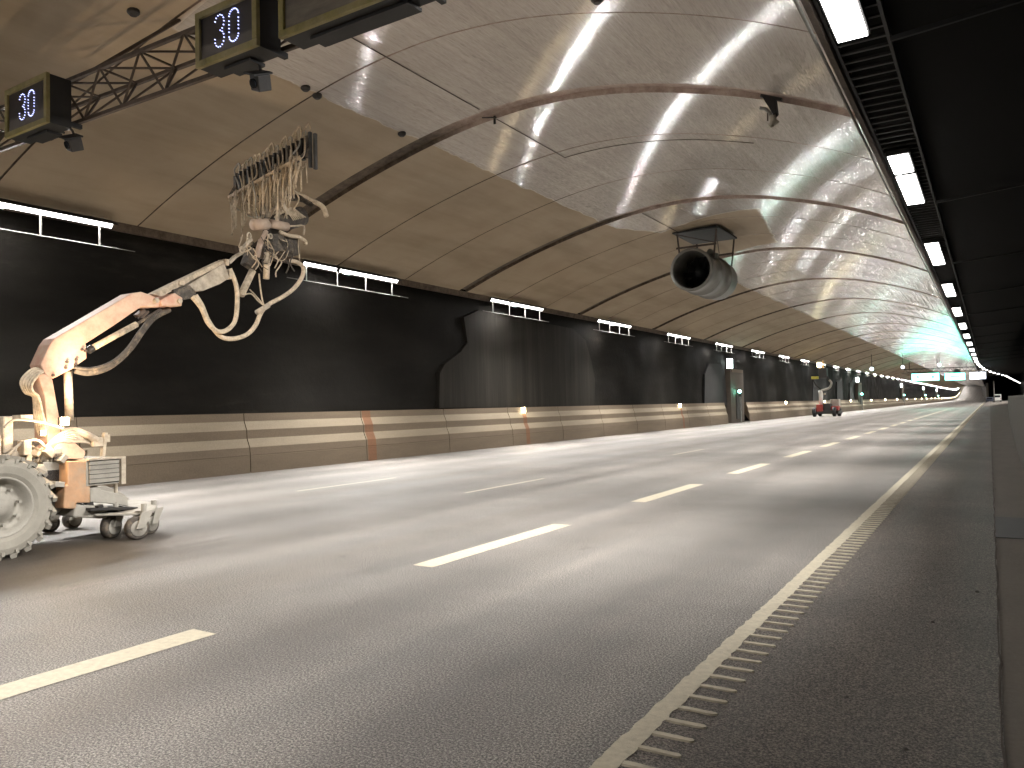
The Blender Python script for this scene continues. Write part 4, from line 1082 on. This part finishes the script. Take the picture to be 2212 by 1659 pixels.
for i in range(22):
    t = random.random(); p = A0.lerp(B0_, t) + Vector((random.uniform(-.1, .1), random.uniform(-.05, .3), random.uniform(-.15, .1)))
    e = hd(random.uniform(480, 720), random.uniform(690, 790), HX)
    m1 = p.lerp(e, .35) + Vector((random.uniform(-.15, .15), random.uniform(-.1, .1), random.uniform(-.12, .05)))
    m2 = p.lerp(e, .7) + Vector((random.uniform(-.12, .12), random.uniform(-.1, .1), random.uniform(-.08, .08)))
    hose('thin_hose', [p, m1, m2, e], random.uniform(.008, .014), M['hose'] if i % 4 else M['dust_grey'], 6)
for dx, dz in ((0, 0), (.12, -.05)):
    b = MB(); b.bar(B1 + Vector((dx, 0, -.35 + dz)), B1 + Vector((dx, 0, .25 + dz)), .05, .05); b.build('end_bar', simple('grey_blue_bar', (.09, .09, .09), .6), T)

# ------------------------------------------------------------------ far red washing machine
RY = 80.0
Rr = empty('red_washing_machine', (-13.7, RY, 0)); tag(Rr, 'small red wheeled washing machine with raised arm, far along the left lane', 'washing machine')
zr = zp(1880, 820, 9.758)
def ar(x, y, Y=RY): return onY(*zr(x, y), Y)
def rbox(x0, y0, x1, y1, Y0, Y1, name, m, parent=Rr):
    p, q = ar(x0, y0, Y0), ar(x1, y1, Y0); b = MB(); b.bbox((p.x, Y0, q.z), (q.x, Y1, p.z)); return b.build(name, m, parent, bevel=.03)
rbox(320, 1250, 470, 1420, RY, RY + 1.2, 'engine_cover', M['red'])
rbox(650, 1290, 820, 1385, RY + .5, RY + 2.2, 'engine_cover', M['red'])
rbox(300, 1400, 830, 1460, RY, RY + 2.5, 'chassis', M['dark_steel'])
rbox(470, 1230, 650, 1400, RY + .3, RY + 1.5, 'hydraulic_pack', M['dark_steel'])
rbox(640, 1130, 840, 1290, RY + 1.2, RY + 2.2, 'water_tank', M['dust_grey'])
for (x, Y) in ((285, RY), (410, RY + 1.9), (740, RY), (850, RY + 1.9)):
    p = ar(x, 1450, Y); b = MB(); r = .45
    b.lathe((p.x, Y, r), [(-.14, .2), (-.16, r * .8), (-.12, r), (.12, r), (.16, r * .8), (.14, .2), (-.14, .2)], 24); w_ = b.build('wheel', M['black'], Rr, smooth=True)
    b = MB(); b.lathe((p.x, Y, r), [(-.1, .2), (-.05, .12), (-.05, .001)], 16); b.lathe((p.x, Y, r), [(.1, .2), (.05, .12), (.05, .001)], 16); b.build('rim', M['red'], w_)
b = MB(); b.tube([ar(430, 1260, RY + .6), ar(430, 1000, RY + .6), ar(420, 930, RY + .6)], .19, 12); b.build('column', M['white'], Rr, smooth=True)
b = MB(); b.tube(smooth_path([ar(430, 930, RY + .6), ar(540, 905, RY + .6), ar(630, 860, RY + .6), ar(670, 760, RY + .6), ar(620, 690, RY + .6)], 5), .11, 10); b.build('boom', M['dust_grey'], Rr, smooth=True)
b = MB(); b.tube([ar(430, 900, RY + .6), ar(330, 820, RY + .6), ar(260, 700, RY + .6), ar(290, 640, RY + .6)], .07, 8); b.tube([ar(620, 690, RY + .6), ar(480, 500, RY + .6)], .09, 8); b.build('upper_arm', M['dark_steel'], Rr)
rbox(370, 420, 560, 640, RY + .3, RY + 1.2, 'nozzle_head', M['dark_steel'])
rbox(205, 610, 370, 665, RY + .2, RY + .5, 'warning_bar', simple('yellow_paint', (.55, .5, .06), .5))
b = MB(); b.bar(ar(480, 420, RY + .5), ar(475, 235, RY + .5), .12); b.bar(ar(410, 420, RY + .5), ar(400, 330, RY + .5), .14); b.build('mast', M['tan_panel'], Rr)
rbox(340, 290, 430, 395, RY + .2, RY + .4, 'work_light', M['yellow_light'])
b = MB(); b.lathe(ar(515, 1010, RY - .1), [(-.03, .001), (-.03, .09), (.05, .09)], 12, axis='y'); b.build('beacon', M['dust'], Rr)

# ------------------------------------------------------------------ far gantry and signs
FG = 141
fg = empty('gantry_truss', (-6, FG, 5.6)); tag(fg, 'dark far gantry carrying the bright lane signs', 'gantry')
for Z in (5.75, 6.35):
    b = MB(); b.bar((-12.2, FG, Z), (.6, FG, Z), .10); b.build('lower_chord' if Z < 6 else 'upper_chord', M['dark_steel'], fg)
b = MB()
for i in range(16):
    x = -12 + .8 * i
    b.bar((x, FG, 5.75), (x + .4, FG, 6.35), .05); b.bar((x + .4, FG, 6.35), (x + .8, FG, 5.75), .05)
b.build('lattice', M['dark_steel'], fg)
for X in (-11, -7, -3):
    b = MB(); b.bar((X, FG, 6.3), (X, FG, vz(X)), .08); b.build('hanger', M['dark_steel'], fg)
for (p0, p1, kind, lab) in (((1968, 807), (2030, 822), 0, 'far backlit sign with two green dots, left of three'), ((2040, 806), (2086, 821), 1, 'far backlit sign with green bar, middle of three'), ((2093, 804), (2131, 819), 2, 'far white backlit sign, right of three')):
    a, c = onY(*p0, FG - .3), onY(*p1, FG - .3)
    s = empty('lane_sign', ((a.x + c.x) / 2, FG - .3, c.z)); tag(s, lab, 'sign', 'bright signs on the far gantry')
    b = MB(); b.bbox((a.x, FG - .2, c.z), (c.x, FG + .05, a.z)); b.build('housing', M['dark_steel'], s)
    b = MB(); b.bbox((a.x + .08, FG - .24, c.z + .08), (c.x - .08, FG - .205, a.z - .08)); f_ = b.build('face', M['sign_bluewhite'] if kind == 2 else M['sign_white'], s)
    if kind == 0:
        for X in (a.x + .95, c.x - .95):
            b = MB(); b.lathe((X, FG - .255, (a.z + c.z) / 2), [(0, .001), (0, .24), (.012, .24)], 16, axis='y'); b.build('green_dot', M['sign_cyan'], f_)
    if kind == 1:
        b = MB(); b.bbox((a.x + .75, FG - .26, (a.z + c.z) / 2 - .18), (c.x - .35, FG - .245, (a.z + c.z) / 2 + .14)); b.build('green_bar', M['sign_cyan'], f_)
b = MB(); b.bbox((-10.5, FG - 6, 6.1), (-8.0, FG - 5.4, 6.5)); 
for i, ((x, y), Y) in enumerate(zip(((1950, 793), (2029, 788), (1883, 797), (2103, 780)), (118, 130, 105, 150))):
    p = onY(x, y, Y)
    r_ = empty('signal_lamp', p); tag(r_, ['round white signal lamp hanging left of the far gantry', 'round white signal lamp above the gap between far signs', 'round white signal lamp close to the left wall lights', 'round white signal lamp above the right end of the far gantry'][i], 'signal lamp')
    b = MB(); b.lathe(p, [(-.12, .001), (-.10, .16), (-.02, .22), (.05, .22)], 16, axis='y'); b.build('lens', M['sign_bluewhite'], r_, smooth=True)
    b = MB(); b.lathe(p, [(.05, .26), (.2, .2), (.2, .001)], 16, axis='y'); b.bar(p + Vector((0, .1, .2)), Vector((p.x, p.y + .1, vz(min(p.x, -1.7)))), .06); b.build('housing', M['dark_steel'], r_)
# more jet fans far away
def far_fan(x, y, lab):
    z = vz(x) - 1.05
    r_ = empty('jet_fan', (x, y, z)); tag(r_, lab, 'jet fan')
    b = MB(); b.lathe((x, y, z), [(0, .5), (0, .6), (3, .6), (3, .5), (0, .5)], 28, axis='y'); b.lathe((x, y + .8, z), [(0, .001), (0, .5)], 24, axis='y'); b.build('casing', M['dark_steel'], r_, smooth=False)
    b = MB(); b.bar((x - .5, y + .5, z + .3), (x - .5, y + .5, vz(x)), .06); b.bar((x + .5, y + .5, z + .3), (x + .5, y + .5, vz(x)), .06); b.build('hanger', M['rust'], r_)
far_fan(-5.2, 170, 'dark distant jet fan above the middle far sign')

# ------------------------------------------------------------------ fork: gore wall and parked vehicles
b = MB(); gw = [(300, -.9), (330, -1.1), (430, -1.3), (600, -3.2), (900, -7)]
vs = [(x + shf(y) * 0 + dx, y, z + hgt(y)) for y, x in gw for dx, z in ((0, -.2), (0, 6.2), (.6, 6.2), (.6, -.2))]
b.add(vs, [(j * 4 + i, j * 4 + (i + 1) % 4, (j + 1) * 4 + (i + 1) % 4, (j + 1) * 4 + i) for j in range(4) for i in range(4)] + [(0, 1, 2, 3)])
tag(b.build('dividing_wall', M['barrier_r']), 'grey dividing wall where the right branch splits off', 'wall')
vn = empty('van', (2.0, 275, 0)); tag(vn, 'white van parked far off at the fork by the wall end', 'van')
b = MB(); b.prism([(275, .45), (275, 2.25), (278.6, 2.25), (279.6, 1.3), (280.4, 1.15), (280.4, .45)], 1.0, 2.95); b.build('body', M['white'], vn, bevel=.06)
b = MB(); b.bbox((1.2, 274.96, 1.35), (2.75, 275.0, 2.0)); b.build('rear_window', M['glass'], vn)
for X in (1.15, 2.8):
    for Y in (275.9, 279.4):
        b = MB(); b.lathe((X, Y, .36), [(-.11, .15), (-.11, .36), (.11, .36), (.11, .15), (-.11, .15)], 20); b.build('wheel', M['black'], vn)
    b = MB(); b.bbox((X - .08, 274.95, .8), (X + .08, 275.0, 1.15)); b.build('tail_lamp', M['red'], vn)
cr = empty('car', (.0, 262, 0)); tag(cr, 'dark blue grey car parked left of the distant white van', 'car')
b = MB(); b.prism([(260, .35), (260, .95), (260.6, 1.4), (262.5, 1.45), (263.5, 1.0), (264.3, .85), (264.3, .35)], -.9, .85); b.build('body', M['bluegrey'], cr, bevel=.08)
b = MB(); b.bbox((-.7, 259.97, .95), (.65, 260.2, 1.3)); b.build('rear_window', M['glass'], cr)
for X in (-.8, .75):
    for Y in (260.9, 263.4):
        b = MB(); b.lathe((X, Y, .32), [(-.1, .12), (-.1, .32), (.1, .32), (.1, .12), (-.1, .12)], 20); b.build('wheel', M['black'], cr)
b = MB(); b.cyl((1.05, 255, 0), (1.05, 255, 6.0), .16, 10); tag(b.build('post', M['barrier_r'], origin=(1.05, 255, 0)), 'slim pale post standing left of the distant van', 'post')
